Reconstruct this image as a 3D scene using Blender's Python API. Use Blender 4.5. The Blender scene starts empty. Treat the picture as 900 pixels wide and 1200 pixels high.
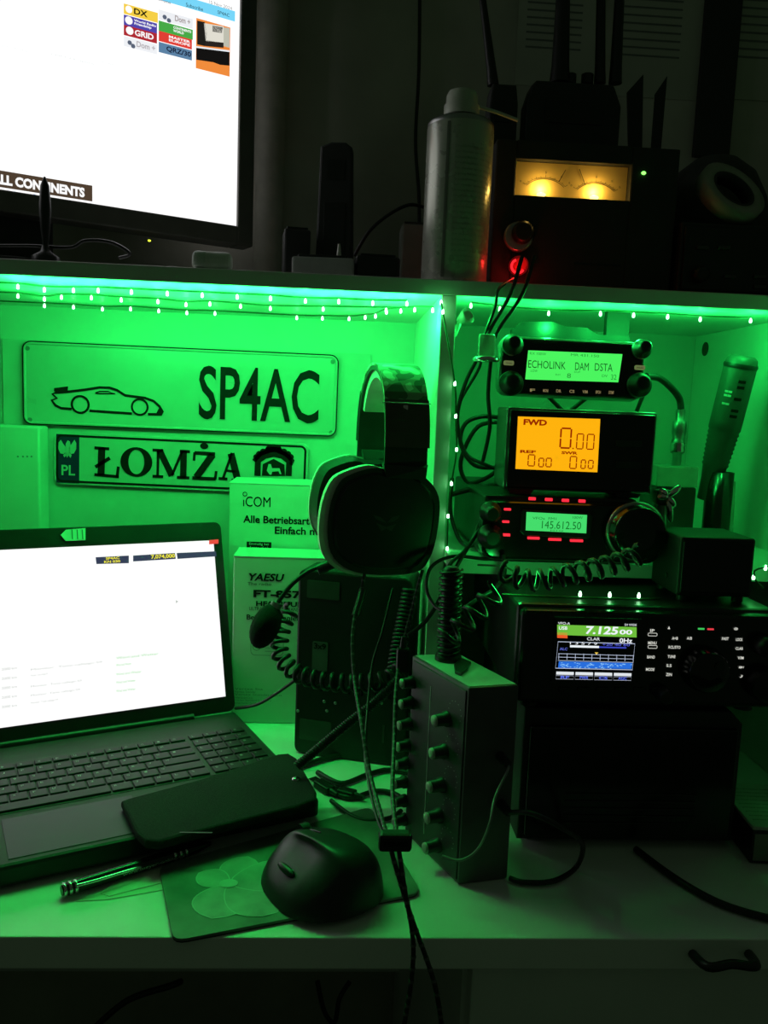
import bpy, bmesh, math, random
from mathutils import Vector, Matrix
random.seed(4)
PI = math.pi
S = bpy.context.scene
C = S.collection

# ------------------------------------------------------------------ camera
F = 970.0                                   # focal length in pixels of the 900x1200 frame
YAW, PITCH, ROLL = [math.radians(a) for a in (3.24, 7.34, 2.256)]
CAM = Vector((0, 0, 0.46))                  # z = 0 is the desk top
fwd = Vector((math.sin(YAW)*math.cos(PITCH), math.cos(YAW)*math.cos(PITCH), -math.sin(PITCH)))
r0 = Vector((math.cos(YAW), -math.sin(YAW), 0))
d0 = fwd.cross(r0)
rgt = math.cos(ROLL)*r0 - math.sin(ROLL)*d0
dwn = fwd.cross(rgt)
cd = bpy.data.cameras.new('camera'); cam = bpy.data.objects.new('camera', cd); C.objects.link(cam)
cd.sensor_fit = 'VERTICAL'; cd.sensor_height = 36; cd.lens = 36*F/1200; cd.clip_start = 0.02
cam.matrix_world = Matrix(((rgt.x, -dwn.x, -fwd.x, CAM.x), (rgt.y, -dwn.y, -fwd.y, CAM.y), (rgt.z, -dwn.z, -fwd.z, CAM.z), (0, 0, 0, 1)))
S.camera = cam

# ------------------------------------------------------------------ world, exposure
w = bpy.data.worlds.new('night_room'); S.world = w; w.use_nodes = True
w.node_tree.nodes['Background'].inputs[0].default_value = (0.55, 0.95, 0.50, 1)
w.node_tree.nodes['Background'].inputs[1].default_value = 0.026
S.view_settings.view_transform = 'Standard'; S.view_settings.look = 'None'
S.view_settings.exposure = 0; S.view_settings.gamma = 1; S.view_settings.use_curve_mapping = False
LED_POWER = 0.11
LED_COL = (0.013, 1.0, 0.12)

# ------------------------------------------------------------------ pixel to place
def ray(px, py):
    return rgt*((px-450)/F) + dwn*((py-600)/F) + fwd
def atY(px, py, Y):
    r = ray(px, py); return CAM + r*(Y/r.y)
def atZ(px, py, Z):
    r = ray(px, py); return CAM + r*((Z-CAM.z)/r.z)
def atX(px, py, X):
    r = ray(px, py); return CAM + r*(X/r.x)

# ------------------------------------------------------------------ materials
MATS = {}
def lin(v):
    v /= 255.0
    return v/12.92 if v <= 0.04045 else ((v+0.055)/1.055)**2.4
def rgb(r, g, b): return (lin(r), lin(g), lin(b))
def mat(name, col=(0.5, 0.5, 0.5), rough=0.5, metal=0.0, emit=None, es=1.0, var=0.12, scale=40, bump=0.0, trans=0.0, alpha=1.0, coat=0, spec=0.5):
    if name in MATS: return MATS[name]
    m = bpy.data.materials.new(name); m.use_nodes = True
    nt = m.node_tree; b = nt.nodes['Principled BSDF']
    tc = nt.nodes.new('ShaderNodeTexCoord')
    nz = nt.nodes.new('ShaderNodeTexNoise'); nz.inputs['Scale'].default_value = scale; nz.inputs['Detail'].default_value = 4
    nt.links.new(tc.outputs['Object'], nz.inputs['Vector'])
    if emit is None:
        cr = nt.nodes.new('ShaderNodeValToRGB')
        cr.color_ramp.elements[0].position = 0.3; cr.color_ramp.elements[1].position = 0.7
        cr.color_ramp.elements[0].color = [c*(1-var) for c in col]+[1]
        cr.color_ramp.elements[1].color = [min(1, c*(1+var)) for c in col]+[1]
        nt.links.new(nz.outputs['Fac'], cr.inputs['Fac']); nt.links.new(cr.outputs['Color'], b.inputs['Base Color'])
        mr = nt.nodes.new('ShaderNodeMapRange'); mr.inputs['To Min'].default_value = max(0.02, rough-0.07); mr.inputs['To Max'].default_value = min(1, rough+0.07)
        nt.links.new(nz.outputs['Fac'], mr.inputs['Value']); nt.links.new(mr.outputs['Result'], b.inputs['Roughness'])
    else:
        b.inputs['Base Color'].default_value = (*col, 1)
        b.inputs['Roughness'].default_value = rough
        b.inputs['Emission Color'].default_value = (*emit, 1); b.inputs['Emission Strength'].default_value = es
    b.inputs['Metallic'].default_value = metal
    b.inputs['Transmission Weight'].default_value = trans
    b.inputs['Alpha'].default_value = alpha
    b.inputs['Coat Weight'].default_value = coat
    b.inputs['Specular IOR Level'].default_value = spec
    if bump:
        bp = nt.nodes.new('ShaderNodeBump'); bp.inputs['Strength'].default_value = bump; bp.inputs['Distance'].default_value = 0.002
        n2 = nt.nodes.new('ShaderNodeTexNoise'); n2.inputs['Scale'].default_value = scale*12
        nt.links.new(tc.outputs['Object'], n2.inputs['Vector'])
        nt.links.new(n2.outputs['Fac'], bp.inputs['Height']); nt.links.new(bp.outputs['Normal'], b.inputs['Normal'])
    MATS[name] = m
    return m
BK = (0.012, 0.013, 0.012)
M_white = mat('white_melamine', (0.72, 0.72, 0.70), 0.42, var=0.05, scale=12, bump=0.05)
M_top = mat('desk_laminate', (0.88, 0.88, 0.86), 0.4, var=0.03, scale=12, bump=0.05)
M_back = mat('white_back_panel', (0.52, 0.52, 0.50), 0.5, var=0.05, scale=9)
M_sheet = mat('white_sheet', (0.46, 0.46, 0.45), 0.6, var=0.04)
M_card = mat('carton_board', (0.54, 0.54, 0.52), 0.7, var=0.06, scale=15)
M_ink = mat('dark_ink', (0.008, 0.008, 0.008), 0.7, spec=0.1)
M_grey_ink = mat('grey_ink', (0.16, 0.16, 0.16), 0.6)
M_plate = mat('plate_enamel', (0.40, 0.40, 0.39), 0.3, var=0.04, scale=20)
M_plate_ink = mat('plate_paint', (0.006, 0.006, 0.007), 0.6, spec=0.12)
M_euro = mat('plate_band', (0.012, 0.018, 0.08), 0.5, spec=0.15)
M_black = mat('black_plastic', BK, 0.38, scale=60)
M_matte = mat('matte_black', (0.02, 0.021, 0.02), 0.6, scale=80, bump=0.15)
M_gloss = mat('gloss_black', (0.008, 0.009, 0.008), 0.16)
M_rubber = mat('black_rubber', (0.012, 0.012, 0.012), 0.45)
M_dkmetal = mat('painted_metal', (0.03, 0.031, 0.03), 0.35, metal=0.3, scale=30)
M_chrome = mat('bright_metal', (0.75, 0.75, 0.75), 0.18, metal=1.0)
M_brushed = mat('grey_metal', (0.35, 0.35, 0.35), 0.35, metal=0.9)
M_laptop = mat('laptop_shell', (0.032, 0.034, 0.034), 0.55, scale=30, spec=0.25)
M_key = mat('key_cap', (0.014, 0.0145, 0.015), 0.5, spec=0.3)
M_pad = mat('touchpad', (0.026, 0.026, 0.038), 0.4, spec=0.25)
M_felt = mat('black_felt', (0.02, 0.021, 0.02), 0.95, var=0.5, scale=500, bump=0.8)
M_foam = mat('mic_foam', (0.010, 0.010, 0.010), 1.0, var=0.5, scale=300, bump=1.0)
M_legend = mat('pale_legend', (0.55, 0.55, 0.55), 0.5)
M_lime = mat('grey_trim', (0.70, 0.72, 0.66), 0.55)
M_cream = mat('cream_cap', (0.55, 0.55, 0.5), 0.4)
M_clear = mat('clear_plastic', (0.75, 0.8, 0.75), 0.15, trans=0.7)
M_wall = mat('old_painted_wall', (0.44, 0.42, 0.36), 0.9, var=0.25, scale=5, bump=0.3)
M_floor = mat('dark_floor', (0.08, 0.07, 0.06), 0.7, scale=8)
M_paper = mat('note_paper', (0.70, 0.72, 0.60), 0.8, var=0.05)
M_wallpaper = mat('pinned_paper', (0.45, 0.45, 0.38), 0.85, var=0.1, scale=8)
def emis(name, r, g, b, s=1.0, rough=0.4): return mat(name, (0.01, 0.01, 0.01), rough, emit=rgb(r, g, b), es=s)
E_white = emis('screen_white', 255, 255, 255, 1.12)
E_white_lap = emis('laptop_screen_white', 255, 255, 255, 1.03)

# ------------------------------------------------------------------ mesh builder
TEXT = {}
def text_mesh(s, bold):
    k = (s, bold)
    if k not in TEXT:
        cu = bpy.data.curves.new('t', 'FONT'); cu.body = s; cu.offset = bold; cu.resolution_u = 3
        o = bpy.data.objects.new('t', cu); C.objects.link(o)
        dg = bpy.context.evaluated_depsgraph_get(); ev = o.evaluated_get(dg); me = ev.to_mesh()
        vs = [v.co.copy() for v in me.vertices]; fs = [list(p.vertices) for p in me.polygons]
        ev.to_mesh_clear(); bpy.data.objects.remove(o); bpy.data.curves.remove(cu)
        x0 = min(v.x for v in vs); x1 = max(v.x for v in vs); y0 = min(v.y for v in vs); y1 = max(v.y for v in vs)
        vs = [((v.x-x0)/max(1e-6, x1-x0), (v.y-y0)/max(1e-6, y1-y0)) for v in vs]
        TEXT[k] = (vs, fs)
    return TEXT[k]
def smooth_path(pts, n=6):
    pts = [Vector(p) for p in pts]
    if len(pts) < 3: return pts
    out = []
    for i in range(len(pts)-1):
        p0 = pts[max(0, i-1)]; p1 = pts[i]; p2 = pts[i+1]; p3 = pts[min(len(pts)-1, i+2)]
        for k in range(n):
            t = k/n
            out.append(0.5*((2*p1)+(p2-p0)*t+(2*p0-5*p1+4*p2-p3)*t*t+(3*p1-p0-3*p2+p3)*t**3))
    out.append(pts[-1]); return out
def frames(pts):
    ts = []
    for i in range(len(pts)):
        t = pts[min(len(pts)-1, i+1)]-pts[max(0, i-1)]
        ts.append(t.normalized() if t.length > 1e-9 else Vector((0, 0, 1)))
    a = Vector((0, 0, 1)) if abs(ts[0].z) < 0.9 else Vector((1, 0, 0))
    u = (a-ts[0]*a.dot(ts[0])).normalized(); fr = []
    for t in ts:
        u = u-t*u.dot(t)
        u = u.normalized() if u.length > 1e-9 else t.orthogonal().normalized()
        fr.append((u, t.cross(u)))
    return fr
def helix(path, R, turns, per=12):
    L = [0]
    for i in range(1, len(path)): L.append(L[-1]+(path[i]-path[i-1]).length)
    fr = frames(path); out = []; n = int(turns*per)
    for k in range(n+1):
        s = L[-1]*k/n; i = 0
        while i < len(L)-2 and L[i+1] < s: i += 1
        f = (s-L[i])/max(1e-9, L[i+1]-L[i]); p = path[i].lerp(path[i+1], f)
        u = fr[i][0].lerp(fr[i+1][0], f).normalized(); v = fr[i][1].lerp(fr[i+1][1], f).normalized()
        a = 2*PI*k/per; out.append(p+u*(R*math.cos(a))+v*(R*math.sin(a)))
    return out
class MB:
    def __init__(s): s.v = []; s.f = []; s.sm = []
    def add(s, vs, fs, smooth=False):
        b = len(s.v); s.v += [tuple(v) for v in vs]; s.f += [[i+b for i in f] for f in fs]; s.sm += [smooth]*len(fs); return s
    def addbm(s, bm, smooth=False):
        bm.verts.index_update(); s.add([v.co for v in bm.verts], [[v.index for v in f.verts] for f in bm.faces], smooth); bm.free(); return s
    def box(s, x0, x1, y0, y1, z0, z1, bev=0, seg=2):
        bm = bmesh.new(); bmesh.ops.create_cube(bm, size=1)
        for v in bm.verts: v.co = Vector(((x0+x1)/2+v.co.x*(x1-x0), (y0+y1)/2+v.co.y*(y1-y0), (z0+z1)/2+v.co.z*(z1-z0)))
        if bev: bmesh.ops.bevel(bm, geom=bm.edges[:], offset=min(bev, .45*min(abs(x1-x0), abs(y1-y0), abs(z1-z0))), segments=seg, affect='EDGES', profile=.5)
        return s.addbm(bm)
    def cyl(s, p0, p1, ra, rb=None, n=20, smooth=True):
        p0 = Vector(p0); p1 = Vector(p1); rb = ra if rb is None else rb
        t = (p1-p0).normalized(); u = t.orthogonal().normalized(); v = t.cross(u); vs = []
        for p, r in ((p0, ra), (p1, rb)):
            for k in range(n): a = 2*PI*k/n; vs.append(p+u*(r*math.cos(a))+v*(r*math.sin(a)))
        s.add(vs, [[k, (k+1) % n, n+(k+1) % n, n+k] for k in range(n)], smooth)
        b = vs; s.add(b[:n], [list(range(n))[::-1]]); s.add(b[n:], [list(range(n))]); return s
    def lathe(s, p, axis, prof, n=24):
        p = Vector(p); t = Vector(axis).normalized(); u = t.orthogonal().normalized(); v = t.cross(u); vs = []; fs = []
        for r, h in prof:
            for k in range(n): a = 2*PI*k/n; vs.append(p+t*h+u*(r*math.cos(a))+v*(r*math.sin(a)))
        for j in range(len(prof)-1):
            for k in range(n): fs.append([j*n+k, j*n+(k+1) % n, (j+1)*n+(k+1) % n, (j+1)*n+k])
        s.add(vs, fs, True)
        if prof[0][0] > 1e-6: s.add(vs[:n], [list(range(n))[::-1]])
        if prof[-1][0] > 1e-6: s.add(vs[-n:], [list(range(n))])
        return s
    def tube(s, pts, r, n=8, closed=False):
        pts = [Vector(p) for p in pts]; fr = frames(pts); vs = []; fs = []; m = len(pts)
        for i, p in enumerate(pts):
            rr = r(i/(m-1)) if callable(r) else r
            for k in range(n): a = 2*PI*k/n; vs.append(p+fr[i][0]*(rr*math.cos(a))+fr[i][1]*(rr*math.sin(a)))
        for i in range(m-1):
            for k in range(n): fs.append([i*n+k, i*n+(k+1) % n, (i+1)*n+(k+1) % n, (i+1)*n+k])
        s.add(vs, fs, True); s.add(vs[:n], [list(range(n))[::-1]]); s.add(vs[-n:], [list(range(n))]); return s
    def prism(s, poly, y0, y1, bev=0, axis='y'):
        n = len(poly)
        def P(a, b, d): return (a, d, b) if axis == 'y' else ((a, b, d) if axis == 'z' else (d, a, b))
        bm = bmesh.new(); A = [bm.verts.new(P(a, b, y0)) for a, b in poly]; B = [bm.verts.new(P(a, b, y1)) for a, b in poly]
        bm.faces.new(A); bm.faces.new(B[::-1])
        for k in range(n): bm.faces.new([A[k], B[k], B[(k+1) % n], A[(k+1) % n]])
        bmesh.ops.recalc_face_normals(bm, faces=bm.faces[:])
        if bev:
            es = [e for e in bm.edges if (e.verts[0] in A) == (e.verts[1] in A)]
            bmesh.ops.bevel(bm, geom=es, offset=bev, segments=2, affect='EDGES', profile=.5)
        return s.addbm(bm)
    def ell(s, c, rx, ry, rz, n=16, rot=None):
        bm = bmesh.new(); bmesh.ops.create_uvsphere(bm, u_segments=n, v_segments=max(6, n*2//3), radius=1)
        for v in bm.verts:
            q = Vector((v.co.x*rx, v.co.y*ry, v.co.z*rz))
            if rot: q = rot @ q
            v.co = q+Vector(c)
        return s.addbm(bm, True)
    def quad(s, a, b, c, d): return s.add([a, b, c, d], [[0, 1, 2, 3]])
    def poly(s, pts): return s.add(pts, [list(range(len(pts)))])
    def stroke(s, pts, wd, y, closed=False, plane='y'):
        pts = [Vector((p[0], p[1])) for p in pts]
        if closed: pts = pts+[pts[0]]
        m = len(pts); vs = []
        for i, p in enumerate(pts):
            if closed: a = pts[(i-1) % (m-1)]; b = pts[(i+1) % (m-1)]
            else: a = pts[max(0, i-1)]; b = pts[min(m-1, i+1)]
            t = (b-a).normalized(); nn = Vector((-t.y, t.x))*wd/2
            for q in (p+nn, p-nn): vs.append((q.x, y, q.y) if plane == 'y' else (q.x, q.y, y))
        return s.add(vs, [[2*i, 2*i+1, 2*i+3, 2*i+2] for i in range(m-1)])
    def ring(s, cx, cz, rx, rz, wd, y, n=28, a0=0, a1=2*PI):
        vs = []
        for k in range(n+1):
            a = a0+(a1-a0)*k/n
            for q in (0, wd): vs.append((cx+(rx-q)*math.cos(a), y, cz+(rz-q)*math.sin(a)))
        return s.add(vs, [[2*i, 2*i+1, 2*i+3, 2*i+2] for i in range(n)])
    def disc(s, cx, cz, rx, rz, y, n=24):
        return s.add([(cx+rx*math.cos(2*PI*k/n), y, cz+rz*math.sin(2*PI*k/n)) for k in range(n)], [list(range(n))])
    def text(s, txt, x0, x1, z0, z1, y, bold=0.0, shear=0.0, plane='y'):
        vs, fs = text_mesh(txt, bold); h = z1-z0
        if plane == 'y': return s.add([(x0+a*(x1-x0)+shear*b*h, y, z0+b*h) for a, b in vs], fs)
        return s.add([(x0+a*(x1-x0), z0+b*h, y) for a, b in vs], fs)
    def mesh(s, name):
        me = bpy.data.meshes.new(name); me.from_pydata(s.v, [], s.f); me.polygons.foreach_set('use_smooth', s.sm); me.validate(); me.update(); return me

def obj(name, mb, m, parent=None, label=None, kind=None):
    me = mb.mesh(name) if isinstance(mb, MB) else mb
    if not me.materials: me.materials.append(m)
    o = bpy.data.objects.new(name, me); C.objects.link(o)
    if parent: o.parent = parent
    if label: o['label'] = label
    if kind: o['kind'] = kind
    return o
def single(name, mb, m, label, cat, group=None, kind=None):
    """a thing that is one mesh, built in world coordinates; its origin goes to its base"""
    xs = [v[0] for v in mb.v]; ys = [v[1] for v in mb.v]; zs = [v[2] for v in mb.v]
    b = Vector(((min(xs)+max(xs))/2, (min(ys)+max(ys))/2, min(zs)))
    mb.v = [tuple(Vector(v)-b) for v in mb.v]
    o = obj(name, mb, m); o.location = b; o['label'] = label
    if kind: o['kind'] = kind
    if kind != 'structure': o['category'] = cat
    if group: o['group'] = group
    return o
class Thing:
    """an Empty at the base; parts are built in its frame: x right, y into the scene, z up; the front face is y = 0"""
    def __init__(s, name, label, cat, loc=(0, 0, 0), yaw=0.0, tilt=0.0, group=None, kind=None, roll=0.0):
        s.M = Matrix.Translation(Vector(loc)) @ Matrix.Rotation(math.radians(yaw), 4, 'Z') @ Matrix.Rotation(math.radians(tilt), 4, 'X') @ Matrix.Rotation(math.radians(roll), 4, 'Y')
        s.I = s.M.inverted(); s.o = bpy.data.objects.new(name, None); C.objects.link(s.o)
        s.o.empty_display_size = 0.02; s.o.matrix_world = s.M; s.o['label'] = label
        if kind: s.o['kind'] = kind
        if kind != 'structure': s.o['category'] = cat
        if group: s.o['group'] = group
        s.R3 = s.I.to_3x3()
    def L(s, px, py, y=0.0):
        o = s.I @ CAM; d = s.R3 @ ray(px, py); return o+d*((y-o.y)/d.y)
    def LZ(s, px, py, z=0.0):
        o = s.I @ CAM; d = s.R3 @ ray(px, py); return o+d*((z-o.z)/d.z)
    def W(s, p): return s.I @ Vector(p)
    def xz(s, px, py, y=0.0): p = s.L(px, py, y); return (p.x, p.z)
    def rect(s, x0, y0, x1, y1, y=0.0):
        cx = (x0+x1)/2; cy = (y0+y1)/2
        return s.L(x0, cy, y).x, s.L(x1, cy, y).x, s.L(cx, y1, y).z, s.L(cx, y0, y).z
    def pbox(s, mb, x0, y0, x1, y1, ya, yb, bev=0):
        a, b, c, d = s.rect(x0, y0, x1, y1, ya); return mb.box(a, b, min(ya, yb), max(ya, yb), c, d, bev)
    def ptext(s, mb, t, x0, y0, x1, y1, y=-.0006, bold=0.0, shear=0.0):
        a, b, c, d = s.rect(x0, y0, x1, y1, y); return mb.text(t, a, b, c, d, y, bold, shear)
    def pquad(s, mb, x0, y0, x1, y1, y=-.0004):
        a, b, c, d = s.rect(x0, y0, x1, y1, y); return mb.quad((a, y, c), (b, y, c), (b, y, d), (a, y, d))
    def part(s, name, mb, m, parent=None, label=None, kind=None): return obj(name, mb, m, parent or s.o, label, kind)

# ================================================================== setting
Y_EDGE, Y_HUTCH, Y_BACK, Y_WALL = 0.666, 1.0, 1.35, 1.40
single('floor', MB().box(-2, 2, -1.5, 1.45, -0.80, -0.75), M_floor, 'dark floor under the desk', 'floor', kind='structure')
single('wall_back', MB().box(-2, 2, Y_WALL, Y_WALL+.05, -0.75, 1.9), M_wall, 'dim olive painted wall behind the shelf', 'wall', kind='structure')

# desk
D = Thing('desk', 'white desk with thick front edge carrying laptop and radios', 'desk', (0, 1.0, -0.75))
def dk(mb): return mb
mb = MB().box(-1.0, 0.9, Y_EDGE-1.0, Y_WALL-1.003, .72, .75, .0015); D.part('table_top', mb, M_top)
xc = atY(548, 1150, Y_EDGE+.006).x
D.part('drawer_cabinet', MB().box(xc, .9, -.30, .36, .02, .718), M_white)
for k, (za, zb) in enumerate(((.60, .715), (.31, .595), (.03, .305))):
    d = D.part('drawer', MB().box(xc+.004, .89, -.326, -.301, za, zb, .002), M_white)
    if k == 0:
        mb = MB(); p = [D.W(atY(x, y, Y_EDGE-.012)) for x, y in ((818, 1130), (822, 1122), (850, 1119), (878, 1121), (886, 1130))]
        p = [q+Vector((0, -.012 if 0 < i < 4 else .02, 0)) for i, q in enumerate(p)]
        mb.tube(smooth_path(p, 5), .0042); D.part('handle', mb, M_black, d, 'black bow handle')
D.part('side_panel', MB().box(-1.0, -.98, -.30, .36, 0, .718), M_white)
D.part('modesty_panel', MB().box(-.98, xc, .30, .32, .25, .718), M_white)

# hutch
Hh = Thing('desk_hutch', 'white shelf unit standing along the back of the desk', 'shelf', (.1, 1.2, 0))
XD0, XD1, XR = 0.115, 0.133, 0.575
ZS0, ZS1 = 0.592, 0.610
def hw(x0, x1, y0, y1, z0, z1, b=.001): return MB().box(x0-.1, x1-.1, y0-1.2, y1-1.2, z0, z1, b)
Hh.part('top_shelf', hw(-1.0, .62, Y_HUTCH, Y_WALL-.002, ZS0, ZS1), M_white)
Hh.part('divider', hw(XD0, XD1, Y_HUTCH, Y_BACK, .0005, ZS0), M_white)
Hh.part('side_panel', hw(XR, XR+.018, Y_HUTCH-.15, Y_BACK, .0005, ZS0), M_white)
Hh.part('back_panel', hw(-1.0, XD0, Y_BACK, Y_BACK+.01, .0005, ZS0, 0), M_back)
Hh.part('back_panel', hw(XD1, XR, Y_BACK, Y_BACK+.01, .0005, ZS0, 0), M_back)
zm = atY(575, 657, .93).z
Hh.part('middle_shelf', hw(XD1, XR, .93, Y_BACK, zm-.016, zm), M_white)
ph = atX(826, 409, XR-.001); mb = MB().cyl((XR-.1-.001, ph.y-1.2, ph.z), (XR-.1+.0005, ph.y-1.2, ph.z), .011, n=16); Hh.part('cable_hole', mb, M_matte)
# thin sheet behind the plates
p0 = atY(2, 394, Y_BACK-.004); p1 = atY(435, 415, Y_BACK-.004)
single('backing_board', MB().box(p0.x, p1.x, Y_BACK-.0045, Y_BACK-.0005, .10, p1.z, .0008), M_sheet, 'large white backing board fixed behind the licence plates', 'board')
p0 = atY(-20, 500, 1.30); p1 = atY(46, 500, 1.30); p2 = atY(20, 640, 1.30)
W1 = Thing('wall_box', 'small white box with four tiny dots at the left frame edge', 'box', (p1.x, 1.30, 0))
W1.part('cover', MB().box(-.12, 0, 0, .04, 0.0005, p1.z, .003), M_card)
mb = MB()
for x in (21, 27, 32, 37): c = W1.L(x, 535); mb.disc(c.x, c.z, .0016, .0016, -.0004, 8)
W1.part('dots', mb, M_grey_ink)

# ================================================================== string lights
BULB_M = mat('led_bulb', (0.5, 0.9, 0.6), 0.2, emit=(0.45, 1.0, 0.55), es=6)
WIRE_M = mat('green_wire', (0.02, 0.05, 0.02), 0.5)
bm_ = MB(); bm_.lathe((0, 0, -.004), (0, 0, 1), [(0.0002, .0015), (.0014, .002), (.0017, .0035), (.0016, .0055), (.0009, .0068), (.0009, .0075)], 10)
BULB = bm_.mesh('bulb'); BULB.materials.append(BULB_M)
def string_light(label, wires, bulbs, every=1, power=LED_POWER, off=(0, -.004, -.016)):
    t = Thing('string_light', label, 'string lights', wires[0][0], group='green fairy lights')
    mb = MB()
    for wv in wires: mb.tube(smooth_path([t.W(p) for p in wv], 5), .0011, 6)
    t.part('wire', mb, WIRE_M)
    for i, p in enumerate(bulbs):
        o = bpy.data.objects.new('bulb', BULB); C.objects.link(o); o.parent = t.o; o.location = t.W(p)
        if i % every == 0:
            l = bpy.data.lights.new('bulb_light', 'POINT'); l.color = LED_COL; l.energy = power*every; l.shadow_soft_size = .004
            lo = bpy.data.objects.new('bulb_light', l); C.objects.link(lo); lo.parent = t.o; lo.location = t.W(p)+Vector(off)
    return t
# three strands sagging under the left part of the top shelf (pixel, depth)
A = [(21, 336, 1.03), (52, 340, 1.04), (86, 338, 1.04), (115, 335, 1.03), (154, 337, 1.03), (196, 340, 1.03), (237, 341, 1.03), (278, 346, 1.03), (317, 347, 1.03), (358, 348, 1.04), (397, 351, 1.03), (437, 350, 1.03), (477, 351, 1.02)]
B = [(21, 347, 1.13), (52, 351, 1.14), (72, 346, 1.12), (107, 345, 1.11), (142, 345, 1.12), (185, 349, 1.12), (218, 350, 1.14), (246, 351, 1.12), (282, 353, 1.13), (317, 353, 1.14), (379, 352, 1.12), (453, 350, 1.10), (470, 357, 1.10)]
Cc = [(52, 351, 1.24), (86, 355, 1.24), (120, 358, 1.25), (153, 354, 1.23), (186, 356, 1.24), (219, 359, 1.25), (252, 360, 1.24), (348, 364, 1.25), (378, 368, 1.24), (409, 374, 1.22), (428, 370, 1.20), (440, 371, 1.16), (453, 363, 1.12), (486, 362, 1.08), (507, 364, 1.03)]
def clampz(p):
    p = Vector(p); p.z = min(p.z, ZS0-.010); return p
def wire_of(pp, dz=.0045): return [clampz(atY(*p))+Vector((0, 0, dz)) for p in pp]
for lab, pp, ev in (('front strand of green fairy lights under the top shelf', A, 3.0), ('middle strand of green fairy lights sagging under the top shelf', B, .75), ('rear lowest strand of green fairy lights near the back panel', Cc, .28)):
    ext = [(-40, pp[0][1]-2, pp[0][2])]+pp
    string_light(lab, [wire_of(ext)], [clampz(atY(*p)) for p in pp], 1, LED_POWER*ev)
Dv = [(517, 355, .994), (519, 366, .992), (533, 450, .992), (534, 488, .992), (535, 527, .992), (529, 567, .992), (525, 605, .992), (524, 643, .992)]
string_light('green fairy lights running down the front of the divider', [[clampz(atY(*p)) for p in Dv]], [clampz(atY(*p)) for p in Dv], 1, LED_POWER*.03, (.0, -.007, -.002))
Rr = [(552, 355, 1.01), (586, 357, 1.03), (643, 367, 1.05), (704, 363, 1.03), (743, 363, 1.03), (783, 364, 1.03), (821, 369, 1.04), (880, 372, 1.03)]
string_light('green fairy lights under the right part of the top shelf', [wire_of(Rr)], [clampz(atY(*p)) for p in Rr], 1, LED_POWER*1.6)
zf = .0
Ff = [(605, 668, .905), (681, 680, .90), (716, 678, .90), (750, 681, .90)]

# ================================================================== licence plates
def rounded(x0, x1, z0, z1, r, n=5):
    out = []
    for cx, cz, a0 in ((x1-r, z1-r, 0), (x0+r, z1-r, PI/2), (x0+r, z0+r, PI), (x1-r, z0+r, 1.5*PI)):
        for k in range(n+1): a = a0+PI/2*k/n; out.append((cx+r*math.cos(a), cz+r*math.sin(a)))
    return out
def plate(label, px):
    tl, tr, br, bl = [atY(x, y, Y_BACK-.012) for x, y in px]
    x0 = (tl.x+bl.x)/2; x1 = (tr.x+br.x)/2; z0 = (bl.z+br.z)/2; z1 = (tl.z+tr.z)/2
    t = Thing('licence_plate', label, 'licence plate', ((x0+x1)/2, Y_BACK-.012, z0), roll=math.degrees(-math.atan2((tr.z-tl.z+br.z-bl.z)/2, x1-x0)))
    w2 = (x1-x0)/2; h = z1-z0
    t.part('panel', MB().prism(rounded(-w2, w2, 0, h, .012), 0, .004, .0008), M_plate)
    return t, w2, h
t, w2, h = plate('large embossed licence plate reading SP4AC with a sports car outline', ((25, 399), (397, 415), (395, 513), (27, 497)))
rim = MB(); pts = rounded(-w2+.004, w2-.004, .004, h-.004, .010)
rim.tube([Vector((a, -.0005, b)) for a, b in pts+[pts[0]]], .0022, 6); t.part('raised_rim', rim, M_plate)
t.part('rim_line', MB().stroke(rounded(-w2+.002, w2-.002, .002, h-.002, .012), .003, -.0012, True), M_plate_ink)
for x, y in ((32, 408), (35, 492), (390, 424), (388, 507)):
    c = t.L(x, y, -.001); t.part('screw', MB().cyl((c.x, 0, c.z), (c.x, -.002, c.z), .0036, n=14), M_grey_ink)
mb = MB(); t.ptext(mb, 'SP4AC', 233, 431, 374, 494, -.0016, .012); t.part('lettering', mb, M_plate_ink)
hl = MB(); a, b, c, d = t.rect(232, 430, 375, 495, -.0008); hl.text('SP4AC', a, b, c, d, -.0008, .03); t.part('embossed_edge', hl, M_plate)
cp = lambda pts: [t.xz(x/3.0, 320+y/3.0, -.001) for x, y in pts]
car = MB()
car.stroke(cp([(252, 478), (215, 475), (195, 465), (182, 447), (200, 440), (184, 425), (200, 420), (240, 417), (300, 410), (350, 402), (385, 403), (412, 412), (440, 430), (510, 439), (540, 450), (560, 468), (572, 488), (568, 497), (520, 496)]), .004, -.0012)
car.stroke(cp([(315, 484), (390, 489), (464, 494)]), .004, -.0012)
car.stroke(cp([(335, 422), (350, 416), (380, 416), (405, 424), (345, 424), (335, 422)]), .002, -.0012)
car.add([(x, -.0013, z) for x, z in cp([(190, 404), (240, 398), (238, 414), (205, 420), (190, 416)])], [[0, 1, 2, 3, 4]])
car.add([(x, -.0013, z) for x, z in cp([(550, 492), (558, 476), (566, 474), (573, 488), (570, 498), (552, 498)])], [[0, 1, 2, 3, 4, 5]])
for x, y, r in ((283, 462, 32), (492, 471, 30)):
    q = t.L(x/3, 320+y/3); rr = r/3*Y_BACK/F; car.ring(q.x, q.z, rr, rr, rr*.24, -.0014)
t.part('car_emblem', car, M_plate_ink)

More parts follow.
